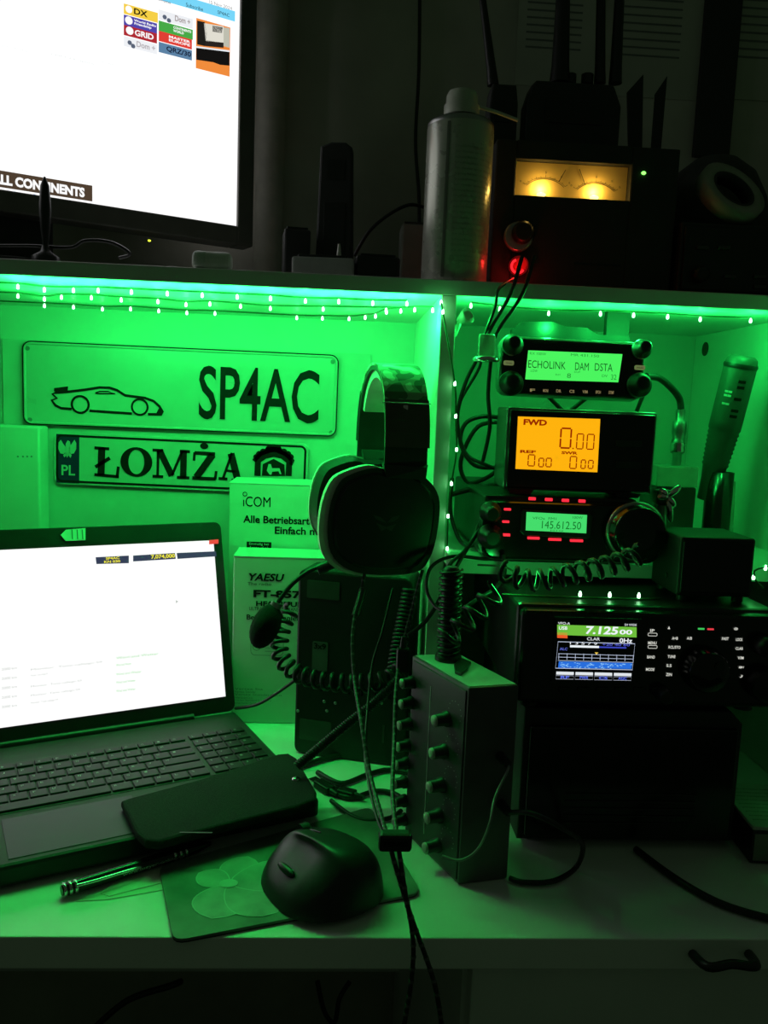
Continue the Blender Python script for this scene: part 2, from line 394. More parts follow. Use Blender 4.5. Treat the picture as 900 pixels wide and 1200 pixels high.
t, w2, h = plate('smaller licence plate reading LOMZA with town crest below the larger one', ((62, 506), (361, 520), (360, 580), (64, 567)))
t.part('rim_line', MB().stroke(rounded(-w2+.005, w2-.005, .005, h-.005, .008), .0035, -.0006, True), M_plate_ink)
a, b, c, d = t.rect(66, 509, 93, 566, 0)
t.part('blue_band', MB().quad((a, -.0005, c), (b, -.0005, c), (b, -.0005, d), (a, -.0005, d)), M_euro)
mb = MB(); t.ptext(mb, 'PL', 72, 545, 88, 557, -.0009, .02); t.part('country_letters', mb, M_plate)
eg = MB()
def ep(pts): return [(x, -.0009, z) for x, z in [t.xz(x/3.0, 320+y/3.0, -.0009) for x, y in pts]]
eg.poly(ep([(231, 600), (238, 588), (246, 592), (248, 604), (244, 634), (236, 650), (229, 634)]))
eg.poly(ep([(231, 612), (222, 600), (214, 586), (206, 596), (205, 618), (212, 634), (224, 636), (232, 628)]))
eg.poly(ep([(244, 612), (252, 600), (262, 586), (268, 598), (268, 618), (260, 634), (250, 636), (243, 628)]))
eg.poly(ep([(222, 640), (232, 630), (234, 640), (226, 648)])); eg.poly(ep([(252, 640), (243, 630), (240, 640), (248, 650)]))
t.part('eagle_crest', eg, M_plate)
# slab-serif letters traced as strokes
LT = MB(); Yl = -.0011
def lp(pts): return [t.xz(x/3.0, 320+y/3.0, Yl) for x, y in pts]
def st(pts, wpx): LT.stroke(lp(pts), wpx/3*Y_BACK/F, Yl)
st([(358, 612), (355, 712)], 24); st([(332, 614), (384, 618)], 10); st([(332, 708), (418, 716)], 10); st([(412, 718), (416, 680)], 10); st([(335, 682), (386, 650)], 12)
q = t.L(480/3, 320+664/3); k = Y_BACK/F/3
vs = []
for i in range(33):
    a = 2*PI*i/32
    vs += [(q.x+54*k*math.cos(a), Yl, q.z+51*k*math.sin(a)), (q.x+27*k*math.cos(a), Yl, q.z+42*k*math.sin(a))]
LT.add(vs, [[2*i, 2*i+1, 2*i+3, 2*i+2] for i in range(32)])
st([(556, 622), (554, 716)], 9); st([(560, 622), (604, 712)], 22); st([(604, 712), (640, 628)], 9); st([(646, 624), (644, 720)], 22)
st([(536, 622), (574, 624)], 10); st([(536, 714), (574, 716)], 10); st([(632, 626), (668, 628)], 10); st([(622, 718), (666, 720)], 10)
st([(684, 632), (756, 636)], 12); st([(748, 638), (690, 718)], 24); st([(676, 720), (758, 724)], 12); st([(684, 630), (682, 660)], 9); st([(756, 726), (760, 696)], 9)
c = t.L(718/3, 320+608/3); LT.disc(c.x, c.z, 14*k, 11*k, Yl)
st([(816, 632), (784, 722)], 9); st([(812, 634), (836, 728)], 24); st([(795, 694), (828, 698)], 8); st([(768, 722), (800, 724)], 10); st([(814, 728), (850, 730)], 10)
t.part('lettering', LT, M_plate_ink)
CR = MB()
def cr(pts): return [t.xz(250+x*.3444, 320+y*.3444, Yl) for x, y in pts]
CR.stroke(cr([(150, 690), (152, 640), (175, 622), (205, 615), (235, 622), (258, 642), (256, 690)]), .010, Yl)
CR.stroke(cr([(138, 640), (160, 615), (205, 600), (245, 615), (270, 640), (262, 652)]), .007, Yl)
for i in range(9):
    a = PI*(.12+.76*i/8); z = cr([(205+62*math.cos(a), 640-40*math.sin(a))])[0]; CR.disc(z[0], z[1], .0055, .0048, Yl, 10)
for x, y in ((190, 598), (205, 592), (220, 598)): z = cr([(x, y)])[0]; CR.disc(z[0], z[1], .006, .005, Yl, 10)
CR.add([(x, Yl, z) for x, z in cr([(165, 690), (168, 650), (205, 632), (242, 652), (244, 690)])], [[0, 1, 2, 3, 4]])
t.part('town_crest', CR, M_plate_ink)
ST = MB(); ST.add([(x, Yl-.0004, z) for x, z in cr([(182, 672), (188, 650), (196, 650), (200, 664), (225, 664), (232, 684), (226, 684), (222, 674), (200, 676), (198, 686), (192, 686)])], [list(range(11))])
t.part('crest_stag', ST, M_plate)

# ================================================================== cartons
def carton(label, xl, xr, ytop, yb, Y, depth, zbase=.0005):
    p = atY(xl, ytop, Y); q = atY(xr, ytop, Y)
    t = Thing('carton', label, 'box', ((p.x+q.x)/2, Y, zbase)); w2 = (q.x-p.x)/2; h = p.z-zbase
    t.part('carton_body', MB().box(-w2, w2, 0, depth, 0, h, .0015), M_card)
    t.part('lid_flap', MB().box(-w2-.0006, w2+.0006, -.0006, depth*.98, h-.0005, h+.0012, .0004), M_card)
    return t
t = carton('taller pale carton printed iCOM standing behind the other carton', 269, 430, 566, 0, 1.222, .09)
mb = MB(); t.ptext(mb, 'ıCOM', 285, 582, 317, 594, bold=.0); c = t.L(287, 579, -.0006); mb.ring(c.x, c.z, .0034, .0034, .0011, -.0006)
t.ptext(mb, 'Alle Betriebsarten', 285, 605, 374, 614, bold=.022); t.ptext(mb, 'Einfach nutzen', 322, 618, 398, 627, bold=.022)
t.pquad(mb, 289, 635, 318, 649); t.part('printing', mb, M_ink)
mb = MB(); 
for k, s in enumerate(('Einmalig bei', 'Amateurfunk', 'geräten')): t.ptext(mb, s, 292, 636+k*4.2, 315, 639.6+k*4.2, -.001)
t.part('badge_lettering', mb, M_card)
t = carton('pale carton printed YAESU standing behind the laptop', 274, 395, 652, 0, 1.148, .07)
mb = MB(); t.ptext(mb, 'YAESU', 289, 672, 331, 681, bold=.03, shear=.25); t.ptext(mb, 'The radio', 290, 682.5, 318, 686)
t.ptext(mb, 'FT-857D', 297, 692, 366, 701, bold=.04); t.ptext(mb, 'HF/VHF/UHF', 300, 705, 362, 711, bold=.03); t.ptext(mb, 'ULTRA-COMPACT TRANSCEIVER', 292, 712, 366, 716)
t.ptext(mb, 'Bedienungsanleitung', 289, 721, 366, 729, bold=.01)
t.part('printing', mb, M_ink)
mb = MB()
for k, (a, b) in enumerate(((275, 308), (275, 300), (275, 330), (275, 296), (275, 318), (275, 306))): t.ptext(mb, 'Vertex Standard Co. Ltd. printed'[:10+4*k], a, 806+k*3.4, b, 808.6+k*3.4)
a, b, c, d = t.rect(294, 748, 332, 768, -.0005); mb.stroke(rounded(a, b, c, d, .006), .0008, -.0005, True); mb.ring(a+.008, (c+d)/2, .006, .006, .0008, -.0005)
for k in range(3): mb.stroke([(a+.02, c+.006+.005*k), (b-.004, c+.006+.005*k)], .0007, -.0005)
t.part('small_print', mb, M_grey_ink)

# ================================================================== laptop
hr = atZ(275, 835, .022); LY = 26.0
t = Thing('laptop', 'open black laptop with bright white screen on the left', 'laptop', (hr.x, hr.y, .0005), LY)
LW, LD, LH = .43, .288, .024
b = t.part('base', MB().box(-LW, 0, -LD, 0, .003, LH, .004), M_laptop)
t.part('underside', MB().box(-LW+.01, -.01, -LD+.012, -.01, 0, .0035), M_black)
kx1, ky1 = -.012, -.060
t.part('keyboard_well', MB().box(-LW+.012, kx1+.003, ky1-.125, ky1+.004, LH-.0005, LH+.0004), M_matte)
ROWS = []
kp = .0200
def keyrow(r, specs, depth=.0168, dz=0):
    y = ky1-.0105-r*.0205
    x = kx1-.0755-.0035                       # right edge of the main block
    for wd in specs[::-1]:
        ROWS.append((x-wd*kp+.0016, x-.0002, y-depth/2, y+depth/2)); x -= wd*kp
    xn = kx1
    for k in range(4): ROWS.append((xn-.0185+.0015, xn, y-depth/2, y+depth/2)); xn -= .0187
keyrow(0, [1]*15, .011); keyrow(1, [1]*13+[2]); keyrow(2, [1.5]+[1]*12+[1.5]); keyrow(3, [1.8]+[1]*11+[2.2]); keyrow(4, [1.3]+[1]*11+[2.7]); keyrow(5, [1.3, 1, 1, 1, 6, 1.2, 1.2, 1, 1, 1.2])
KM = {}
for x0, x1, y0, y1 in ROWS:
    key = (round(x1-x0, 4), round(y1-y0, 4))
    if key not in KM:
        KM[key] = MB().box(-key[0]/2, key[0]/2, -key[1]/2, key[1]/2, 0, .0026, .0007, 1).mesh('key'); KM[key].materials.append(M_key)
    o = bpy.data.objects.new('key', KM[key]); C.objects.link(o); o.parent = b; o.location = ((x0+x1)/2, (y0+y1)/2, LH)
mb = MB(); LET = 'QWERTZUIOPASDFGHJKLYXCVBNM1234567890'
for i, (x0, x1, y0, y1) in enumerate(ROWS):
    s = LET[(i*7) % len(LET)]; mb.text(s, x0+.0035, x0+.0065, y1-.0075, y1-.0035, LH+.0028, plane='z')
t.part('key_legends', mb, mat('key_legend', (.30, .30, .30), .5), b)
tx0, tx1 = t.LZ(0, 960, LH).x, t.LZ(165, 960, LH).x
t.part('touchpad', MB().box(-.315, -.185, -LD+.010, -LD+.092, LH-.0004, LH+.0006, .0004), M_pad)
# lid, tilted back about the hinge
TL = math.radians(-17)
LM = Matrix.Translation((0, -.004, LH+.002)) @ Matrix.Rotation(TL, 4, 'X')
LMI = LM.inverted()
def lidpx(px, py, yy=0):
    o = LMI @ (t.I @ CAM); d = (LMI.to_3x3() @ (t.R3 @ ray(px, py))); return o+d*((yy-o.y)/d.y)
def lidpart(name, mb, m, parent):
    mb.v = [tuple(LM @ Vector(v)) for v in mb.v]; return t.part(name, mb, m, parent)
LHT = lidpx(268, 611).z
lid = lidpart('lid', MB().prism(rounded(-LW, 0, 0, LHT, .010), 0, .008, .001), M_black, None)
sc_r = lidpx(257, 725).x; sc_b = lidpx(257, 817).z; sc_t = lidpx(255, 633).z; sc_l = -LW+(0-sc_r)
lidpart('screen', MB().box(sc_l, sc_r, -.0012, .0005, sc_b, sc_t), E_white_lap, lid)
lidpart('hinge', MB().cyl((-.34, .002, -.001), (-.06, .002, -.001), .006, n=12), M_black, lid)
def lrect(mb, px, yy=-.0018):
    return mb.add([lidpx(x, y, yy) for x, y in px], [list(range(len(px)))])
NAVY = emis('ui_navy', 52, 48, 84); YEL = emis('ui_yellow', 240, 230, 60); UIR = emis('ui_red', 230, 60, 60); UIG = emis('ui_grey', 190, 195, 190); UIGR = emis('ui_green', 150, 215, 150)
mb = MB()
lrect(mb, [(112, 653), (151, 651), (151, 660), (113, 661)]); lrect(mb, [(156, 651), (205, 648), (206, 655), (156, 658)]); lrect(mb, [(207, 648), (253, 646), (254, 652), (208, 655)])
lidpart('window_bars', mb, NAVY, lid)
mb = MB(); lrect(mb, [(245, 633), (256, 632), (256, 637), (245, 638)]); lidpart('close_button', mb, UIR, lid)
def ltext(mb, s, x0, y0, x1, y1, bold=0.):
    a = lidpx(x0, (y0+y1)/2, -.0024); b2 = lidpx(x1, (y0+y1)/2, -.0024); c = lidpx((x0+x1)/2, y1, -.0024); d = lidpx((x0+x1)/2, y0, -.0024)
    mb.text(s, a.x, b2.x, c.z, d.z, -.0024, bold)
mb = MB(); ltext(mb, 'SP4AC', 124, 652.5, 140, 655.5, .03); ltext(mb, 'KN 030', 122, 656.5, 141, 659.5, .03); ltext(mb, '7,074,000', 177, 649.5, 205, 655, .03); lidpart('yellow_figures', mb, YEL, lid)
for k in range(5):
    mb = MB(); ltext(mb, 'Monitor  Tone callsign 59', 36, 779+k*11-(k*.6), 36+(84, 20, 60, 58, 32)[k], 782+k*11-k*.6); lidpart('text_line', mb, UIG, lid)
    mb = MB(); ltext(mb, '2000 km', 2, 782+k*11, 20, 785+k*11); lidpart('text_line', mb, UIG, lid)
mb = MB(); ltext(mb, '►', 206, 703, 209, 707); lidpart('pointer_arrow', mb, UIG, lid)
mb = MB()
for k in range(5): ltext(mb, 'Wind and Wetter', 136, 767+k*10, 136+(50, 18, 30, 23, 23)[k], 770+k*10)
lidpart('green_lines', mb, UIGR, lid)
mb = MB(); c = [lidpx(x, y, -.001) for x, y in ((71, 627), (77, 621), (100, 619), (100, 633), (77, 634))]
mb.prism([(p.x, p.z) for p in c], -.0025, -.0002); lidpart('webcam_cover', mb, M_lime, lid)
mb = MB()
for x in (84, 90, 96): p = lidpx(x, 621); q = lidpx(x, 632); mb.box(p.x-.0006, p.x+.0006, -.0032, -.0024, q.z, p.z)
lidpart('cover_ribs', mb, M_grey_ink, lid)

# felt case on the palm rest
zc = LH+.0012
pp = [atZ(x, y, zc+.010) for x, y in ((142, 938), (150, 935), (240, 911), (326, 883), (338, 882), (348, 888), (371, 927), (370, 936), (350, 944), (262, 966), (186, 986), (170, 984), (160, 975))]
cb = Vector((sum(p.x for p in pp)/len(pp), sum(p.y for p in pp)/len(pp), zc))
t = Thing('felt_case', 'black felt pouch with a snap button lying on the laptop palm rest', 'case', cb)
t.part('pouch', MB().prism([(p.x-cb.x, p.y-cb.y) for p in pp], 0, .010, .003, 'z'), M_felt)
c = t.W(atZ(347, 912, zc+.011)); t.part('snap_button', MB().lathe((c.x, c.y, .0098), (0, 0, 1), [(.005, 0), (.0045, .0015), (.002, .0025), (.0003, .0027)], 14), M_chrome, None, 'bright green-lit snap button')
c = t.W(atZ(213, 970, zc+.015)); t.part('stitched_tag', MB().box(c.x-.002, c.x+.03, c.y-.001, c.y+.001, .0098, .0103), M_black)

# pen and notes
zt = .0004
def sheet(name, label, px, m, z, grp=None, th=.0004):
    P = [atZ(x, y, z+th) for x, y in px]
    return single(name, MB().prism([(p.x, p.y) for p in P], z, z+th, 0, 'z'), m, label, 'paper', grp)
sheet('note_paper', 'lower pale note slip by the pen tip', [(89, 1056), (127, 1042), (219, 1025), (220, 1038), (125, 1054)], M_paper, .0003)
sheet('note_paper', 'upper pale note slip under the middle of the pen', [(118, 1047), (170, 1004), (235, 1000), (246, 1020), (214, 1028), (128, 1050)], M_paper, .0009)
pa = atZ(72, 1044, .0075); pb = atZ(247, 988, .0075); pb.z = pa.z = .0075
ax = (pb-pa).normalized()
t = Thing('ballpoint_pen', 'black ballpoint pen with metal clip on the desk before the laptop', 'pen', pa, math.degrees(math.atan2(ax.y, ax.x)))
Lp = (pb-pa).length
t.part('barrel', MB().lathe((0, 0, 0), (1, 0, 0), [(.0045, 0), (.006, .003), (.0062, .02), (.0062, Lp*.80), (.0055, Lp*.9), (.002, Lp)], 16), M_gloss)
for x in (.001, .006, .011, Lp*.72, Lp*.76, Lp*.80): t.part('ring', MB().lathe((x, 0, 0), (1, 0, 0), [(.0063, 0), (.0068, .0008), (.0068, .0018), (.0063, .0026)], 16), M_chrome)
t.part('clip', MB().tube(smooth_path([(.012, -.006, .004), (.03, -.0085, .0045), (.06, -.0085, .004), (.072, -.0072, .003)], 4), .0016, 6), M_chrome)
mb = MB(); mb.text('www.meyer-online.de', .055, .118, -.0025, .0018, -.0063); t.part('printing', mb, M_legend)

# ================================================================== mouse pad, mouse
P = [atZ(x, y, .003) for x, y in ((203, 1104), (494, 1047), (434, 946), (186, 1016))]
cx = sum((p for p in P), Vector())/4
t = Thing('mouse_pad', 'flower-print mouse pad under the black mouse', 'mouse pad', (cx.x, cx.y, 0))
def rpoly(P, r=.012):
    out = []
    for i in range(len(P)):
        p = P[i]; a = (P[i-1]-p).normalized(); b = (P[(i+1) % len(P)]-p).normalized()
        for k in range(5): s = k/4; out.append(p+a*(r*(1-s)**2)+b*(r*s*s))
    return out
Q = [(p.x-cx.x, p.y-cx.y) for p in rpoly(P)]
t.part('pad', MB().prism(Q, .0013, .0040, .0004, 'z'), mat('pad_print_ground', (.16, .20, .17), .6, var=.5, scale=14))
t.part('rubber_base', MB().prism([(x*.998, y*.998) for x, y in Q], 0.0002, .0012, 0, 'z'), M_rubber)
fc = t.W(atZ(268, 1036, .004))
def petal(ang, ln, wd):
    out = []
    for k in range(13):
        s = k/12; w = wd*max(0, math.sin(PI*s**1.15))**.6; out.append((s*ln, w))
    pts = out+[(a, -b) for a, b in out[::-1][1:-1]]
    c, s = math.cos(ang), math.sin(ang)
    return [(fc.x+a*c-b*s, fc.y+a*s+b*c) for a, b in pts]
M_pet = mat('petal_print', (.36, .39, .36), .6, var=.3, scale=30); M_petd = mat('petal_edge_print', (.48, .52, .49), .6)
for k, (a, ln, wd) in enumerate(((75, .050, .019), (150, .036, .015), (262, .054, .025), (318, .066, .026), (20, .080, .026))):
    pl = petal(math.radians(a), ln, wd); zz = .0041+.00012*k
    o = t.part('printed_petal', MB().add([(x, y, zz) for x, y in pl], [list(range(len(pl)))]), M_pet)
    t.part('petal_outline', MB().stroke(pl, .0011, zz+.00006, True, 'z'), M_petd, o)
t.part('printed_flower_centre', MB().add([(fc.x+.009*math.cos(2*PI*i/14), fc.y+.007*math.sin(2*PI*i/14), .0049) for i in range(14)], [list(range(14))]), M_petd)

def make_mouse():
    a = atZ(318, 985, .004); b_ = atZ(440, 1043, .004); mid = (a+b_)/2
    mid = atZ(380, 1034, .004)
    t = Thing('computer_mouse', 'black sculpted wireless mouse resting on the flower mouse pad', 'mouse', (mid.x, mid.y, .0052), 126)
    # local x = length (towards the laptop), y = width
    n, m = 28, 14; vs = []; fs = []
    Lh, Wd, Ht = .062, .042, .047
    for j in range(m+1):
        ph = (PI/2)*j/m
        for i in range(n):
            a = 2*PI*i/n; ca, sa = math.cos(a), math.sin(a)
            ex = abs(ca)**.8*(1 if ca > 0 else -1); ey = abs(sa)**.8*(1 if sa > 0 else -1)
            r = math.cos(ph)**.45
            ux, uy = ex*r, ey*r
            x = Lh*ux; y = Wd*uy*(1.0-.12*ux); z = Ht*math.sin(ph)**.9*(1-.22*ux-.1*ux*ux)
            z *= 1+.16*uy                                      # higher on the thumb side
            if ey > .3: y += .020*(ey-.3)*(1-math.sin(ph))*1.2   # thumb wing flares out
            if ey > .25: y -= .030*(ey-.25)*max(0, math.sin(2*ph))**2*(1-.5*abs(ux))   # hollow for the thumb
            vs.append((x, y, max(z, 0)))
    for j in range(m):
        for i in range(n): fs.append([j*n+i, j*n+(i+1) % n, (j+1)*n+(i+1) % n, (j+1)*n+i])
    mb = MB(); mb.add(vs, fs, True); mb.add(vs[:n], [list(range(n))[::-1]])
    t.part('shell', mb, mat('mouse_shell', (.022, .023, .022), .42))
    t.part('glide_base', MB().prism([(Lh*.96*math.cos(2*PI*i/24), Wd*.95*math.sin(2*PI*i/24)) for i in range(24)], -.0008, .002, 0, 'z'), M_rubber)
    t.part('scroll_wheel', MB().cyl((.036, -.004, .034), (.036, .005, .034), .009, n=18), M_rubber)
    t.part('button_gap', MB().tube(smooth_path([(.056, .0005, .0235), (.045, .0005, .0325), (.022, .0005, .0425), (.008, .0005, .0462)], 4), .0008, 5), M_gloss)
    t.part('thumb_button', MB().ell((.004, .041, .024), .014, .004, .004, 12), M_dkmetal)
    t.part('thumb_rest', MB().ell((-.012, .0445, .011), .022, .006, .008, 14), mat('thumb_rest', (.06, .065, .06), .25))
make_mouse()

# ================================================================== monitor on the top shelf
br = atY(274, 265, 1.25)
t = Thing('monitor', 'large flat monitor glowing white on the top shelf', 'monitor', (br.x, br.y, ZS1+.0005), 28.5)
def mL(x, y, yy=0): return t.L(x, y, yy)
zb = mL(274, 265).z; xr = 0.0; ztop = zb+.33; xl = -.56
sxr = mL(279, 130).x
M_bez = mat('monitor_bezel', (.11, .105, .09), .45)
zc0 = mL(280, 288).z
fr = MB(); bx = .024
fr.box(xl-bx, xl, -.006, .03, zc0, ztop+bx, .002); fr.box(sxr, sxr+bx, -.006, .03, zc0, ztop+bx, .002); fr.box(xl, sxr, -.006, .03, ztop, ztop+bx, .002); fr.box(xl, sxr, -.006, .03, zc0, zb, .002)
bz = t.part('bezel', fr, M_bez)
t.part('screen', MB().box(xl, sxr, 0, .004, zb, ztop), E_white)
t.part('rear_housing', MB().box(xl+.02, sxr-.02, .03, .055, zc0+.02, ztop, .01), M_black)
t.part('stand_neck', MB().box(-.32, -.24, .035, .06, .01, .2, .004), M_black)
ft = t.part('stand_foot', MB().prism([(-.40+.0+.13*(1+math.cos(2*PI*k/24)), .03+.085*math.sin(2*PI*k/24)) for k in range(24)], 0, .012, .002, 'z'), M_black)
c = mL(175, 282, -.007); t.part('power_light', MB().ell((c.x, -.007, c.z), .0022, .001, .0014, 8), emis('monitor_led', 230, 255, 60, 2), bz)
# web page on the screen
def col(n, r, g, b_): return emis('page_'+n, r, g, b_)
def mq(px, m, nm, yy=-.0008):
    return t.part(nm, MB().add([mL(x, y, yy) for x, y in px], [list(range(len(px)))]), m, SCR)
SCR = [o for o in t.o.children if o.name.startswith('screen')][0]
def mbar(nm, m, x0, x1, ya, yb, s=.11, yy=-.0008, x_ref=None):
    """bar between columns x0..x1 whose left side spans ya..yb; the lower and upper edges follow the screen's own horizontals"""
    a = mL(x0, ya, yy); b_ = mL(x0, yb, yy); c_ = mL(x1, ya, yy)
    return t.part(nm, MB().box(a.x, c_.x, yy-.0003, yy, b_.z, a.z), m, SCR)
def mtext(s, m, x0, x1, ya, yb, nm='page_lettering', bold=0., yy=-.0016):
    a = mL(x0, ya, yy); b_ = mL(x0, yb, yy); c_ = mL(x1, ya, yy); mb = MB(); mb.text(s, a.x, c_.x, b_.z, a.z, yy, bold); return t.part(nm, mb, m, SCR)
PT = col('black', 20, 20, 20); PW = col('white', 255, 255, 255)
mbar('page_banner', col('cyan', 120, 215, 250), 150, 276, -24, -11)
mtext('Donate', PT, 180, 200, -4, -1); mtext('Subscribe', PT, 218, 238, 3, 7.5); mtext('SP4AC', PT, 255, 269, 12, 16)
mtext('15 Nov 2024', col('grey', 120, 120, 120), 245, 272, 0, 4)
for nm, c_, x0, x1, ya, yb, txt, tc, tx0, tx1 in (
        ('yellow', (246, 208, 70), 145, 185, 4, 16, 'DX', (20, 20, 10), 157, 173),
        ('purple', (80, 70, 170), 145, 184, 17, 29, 'World Radio\nFriendship', (255, 255, 255), 157, 183),
        ('crimson', (176, 40, 50), 145, 184, 29, 41, 'GRID', (255, 255, 255), 158, 180),
        ('pale', (238, 240, 244), 186, 226, 11, 23, 'Dom +', (170, 160, 160), 205, 223),
        ('green', (70, 170, 70), 186, 226, 24, 36, 'CONTINENTS\nWORLD', (255, 255, 255), 203, 224),
        ('red', (225, 62, 52), 186, 225, 36, 48, 'MASTER\nEUROPE', (255, 255, 255), 198, 223),
        ('slate', (92, 130, 165), 186, 225, 49, 61, 'QRZ/30', (24, 34, 60), 195, 224),
        ('ghost', (240, 242, 246), 145, 184, 42, 54, 'Dom +', (185, 180, 185), 160, 182)):
    mbar('page_badge', col(nm, *c_), x0, x1, ya, yb)
    mtext(txt, col(nm+'_text', *tc), tx0, tx1, ya+2.8+(tx0-x0)*.2, yb-2.2+(tx0-x0)*.2, bold=.03)
mb = MB()
for x, y, r in ((151, 11, .0045), (151, 24, .005), (152, 36, .005)):
    c = mL(x, y, -.0014); mb.disc(c.x, c.z, r, r, -.0014, 14)
t.part('badge_roundel', mb, PW, SCR)
mb = MB()
for x, y in ((193, 20), (198, 24), (152, 50), (156, 54)):
    c = mL(x, y, -.0014); mb.disc(c.x, c.z, .003, .003, -.0014, 8)
t.part('badge_figures', mb, col('steel', 90, 100, 120), SCR)
mbar('page_photo', col('photo_orange', 240, 140, 60), 230, 270, 21, 80)
for c_, px in (((30, 28, 26), [(231, 24), (240, 26), (243, 40), (240, 54), (231, 52)]), ((225, 222, 210), [(239, 27), (262, 31), (262, 50), (241, 48)]), ((20, 18, 18), [(249, 30), (261, 32), (260, 39), (249, 37)]), ((40, 34, 32), [(241, 47), (262, 50), (262, 56), (240, 54)]), ((190, 190, 175), [(262, 32), (269, 33), (269, 56), (262, 54)]), ((235, 240, 245), [(230, 54), (269, 59), (269, 61), (230, 56)]), ((18, 16, 16), [(230, 56), (269, 61), (269, 77), (258, 76), (250, 73), (230, 70)])):
    mq(px, col('ph%d' % (c_[0]*3+c_[1]), *c_), 'photo_patch', -.0014)
mbar('page_caption', col('caption', 78, 62, 48), -40, 108, 193, 213)
mtext('WORKED ALL CONTINENTS', PW, -76, 99, 191.5, 204, bold=.05)
mtext('15 20 :  © ', col('blue', 60, 130, 200), 4, 44, 222, 227)
for k, (a, b_, y) in enumerate(((0, 10, 52), (15, 32, 55), (60, 110, 62), (118, 135, 71))): mtext('QSO 73 operator'[:6+3*k], col('faint', 215, 222, 222), a, b_, y, y+2.5)

# small stick antenna in front of the screen
a = atY(50, 300, 1.02); 
t = Thing('stick_antenna', 'short black stick antenna standing in front of the monitor', 'antenna', (a.x, 1.03, ZS1+.0005))
z1 = t.L(50, 207).z; t.part('rod', MB().lathe((0, 0, .02), (0, 0, 1), [(.003, 0), (.0055, .02), (.0068, .04), (.0066, z1-.05), (.005, z1-.03), (.001, z1-.02)], 14), M_rubber)
t.part('base', MB().lathe((0, 0, 0), (0, 0, 1), [(.016, 0), (.016, .008), (.006, .014), (.004, .021)], 16), M_black)
def shelf_z(px, Y): return atY(px, 300, Y).x
# pale soap-like lump, black clutter
a = atY(249, 305, 1.02)
t = Thing('eraser_block', 'small rounded pale green block at the shelf front below the monitor', 'block', (a.x, 1.02, ZS1+.0004))
zt_ = t.L(249, 296).z; hwid = (t.L(272, 305).x-t.L(226, 305).x)/2
t.part('block', MB().box(-hwid, hwid, -.012, .012, 0, max(.012, zt_), .006, 3), mat('pale_block', (.75, .8, .72), .5)); t.part('wrapper', MB().box(-hwid*.98, -hwid*.1, -.0124, .0124, .0004, max(.012, zt_)+.0003, .006, 3), mat('wrapper', (.62, .7, .62), .4))
# dark handset upright
x0 = atY(371, 250, 1.16).x; x1 = atY(413, 250, 1.16).x
t = Thing('upright_handset', 'tall narrow black handset standing upright beside the monitor', 'handset', ((x0+x1)/2, 1.16, ZS1+.0005), -6)
w2 = (x1-x0)/2; hz = t.L(392, 166).z
t.part('body', MB().prism([(-w2*1.05, 0), (w2*1.1, 0), (w2*.85, hz*.97), (w2*.5, hz), (-w2*.3, hz), (-w2*.9, hz*.97)], 0, .03, .003), M_matte)
t.part('speaker_grille', MB().box(-w2*.5, w2*.5, -.0008, .001, hz*.75, hz*.88), M_black); t.part('keypad', MB().box(-w2*.6, w2*.6, -.001, .001, hz*.2, hz*.6, .0005), M_rubber)
# grey pipe at the wall
x0 = atY(299, 150, 1.34).x; x1 = atY(334, 150, 1.34).x
t = Thing('wall_pipe', 'vertical pale painted pipe on the wall right of the monitor', 'pipe', ((x0+x1)/2, 1.355, ZS1+.0005))
t.part('pipe', MB().cyl((0, 0, 0), (0, 0, 1.1), (x1-x0)/2, n=24), mat('pipe_paint', (.42, .40, .34), .5))
t.part('collar', MB().lathe((0, 0, .0), (0, 0, 1), [((x1-x0)/2+.006, 0), ((x1-x0)/2+.006, .008), ((x1-x0)/2, .012)], 24), M_wall)
def cable(name, label, pts, r, m=None, group=None, n=6, cat='cable', sides=8):
    P = [Vector(p) if len(p) == 3 and isinstance(p, Vector) else (atY(*p) if p[2] is not None else atZ(p[0], p[1], r+.0006)) for p in pts]
    return single(name, MB().tube(smooth_path(P, n), r, sides), m or M_rubber, label, cat, group)
cable('wall_cable', 'black cable hanging straight down the wall behind the spray can', [(492, -30, 1.38), (491, 80, 1.38), (487, 165, 1.38), (491, 230, 1.375), (490, 275, 1.375), (480, 305, 1.36)], .0028)
cable('shelf_cable', 'black cable arching over the shelf clutter towards the spray can', [(415, 300, 1.20), (432, 272, 1.20), (455, 252, 1.22), (480, 240, 1.24), (500, 244, 1.26)], .0025)
cable('monitor_cable', 'glossy black cable lying before the monitor foot', [(-10, 288, 1.04), (36, 288, 1.035), (82, 290, 1.03), (100, 282, 1.03), (130, 284, 1.03), (152, 297, 1.03), (140, 302, 1.04)], .002, M_gloss)
def smallbox(name, label, cat, x0, x1, ytop, Y, depth, m, yaw=0, extra=None):
    a = atY(x0, 290, Y).x; b_ = atY(x1, 290, Y).x
    t = Thing(name, label, cat, ((a+b_)/2, Y, ZS1+.0005), yaw); h = t.L((x0+x1)/2, ytop).z; w_ = (b_-a)/2
    t.part('body', MB().box(-w_, w_, 0, depth, 0, h, .003), m); t.part('top_cap', MB().box(-w_*.8, w_*.8, .003, depth-.003, h, h+.003, .001), M_black)
    return t
smallbox('charger_block', 'squat black charger block beside the pipe on the shelf', 'charger', 333, 364, 268, 1.14, .04, M_matte, 8)
smallbox('white_packet', 'low grey packet lying in front of the handset', 'packet', 342, 415, 301, 1.06, .04, mat('grey_packet', (.35, .36, .34), .6), -3)
smallbox('adapter_block', 'black adapter block left of the spray can', 'adapter', 418, 470, 300, 1.08, .05, M_black, 5)
smallbox('grey_carton', 'small grey carton half hidden behind the spray can', 'box', 470, 500, 262, 1.16, .05, mat('grey_carton', (.20, .21, .18), .7), 0)
a = atY(397, 300, 1.055)
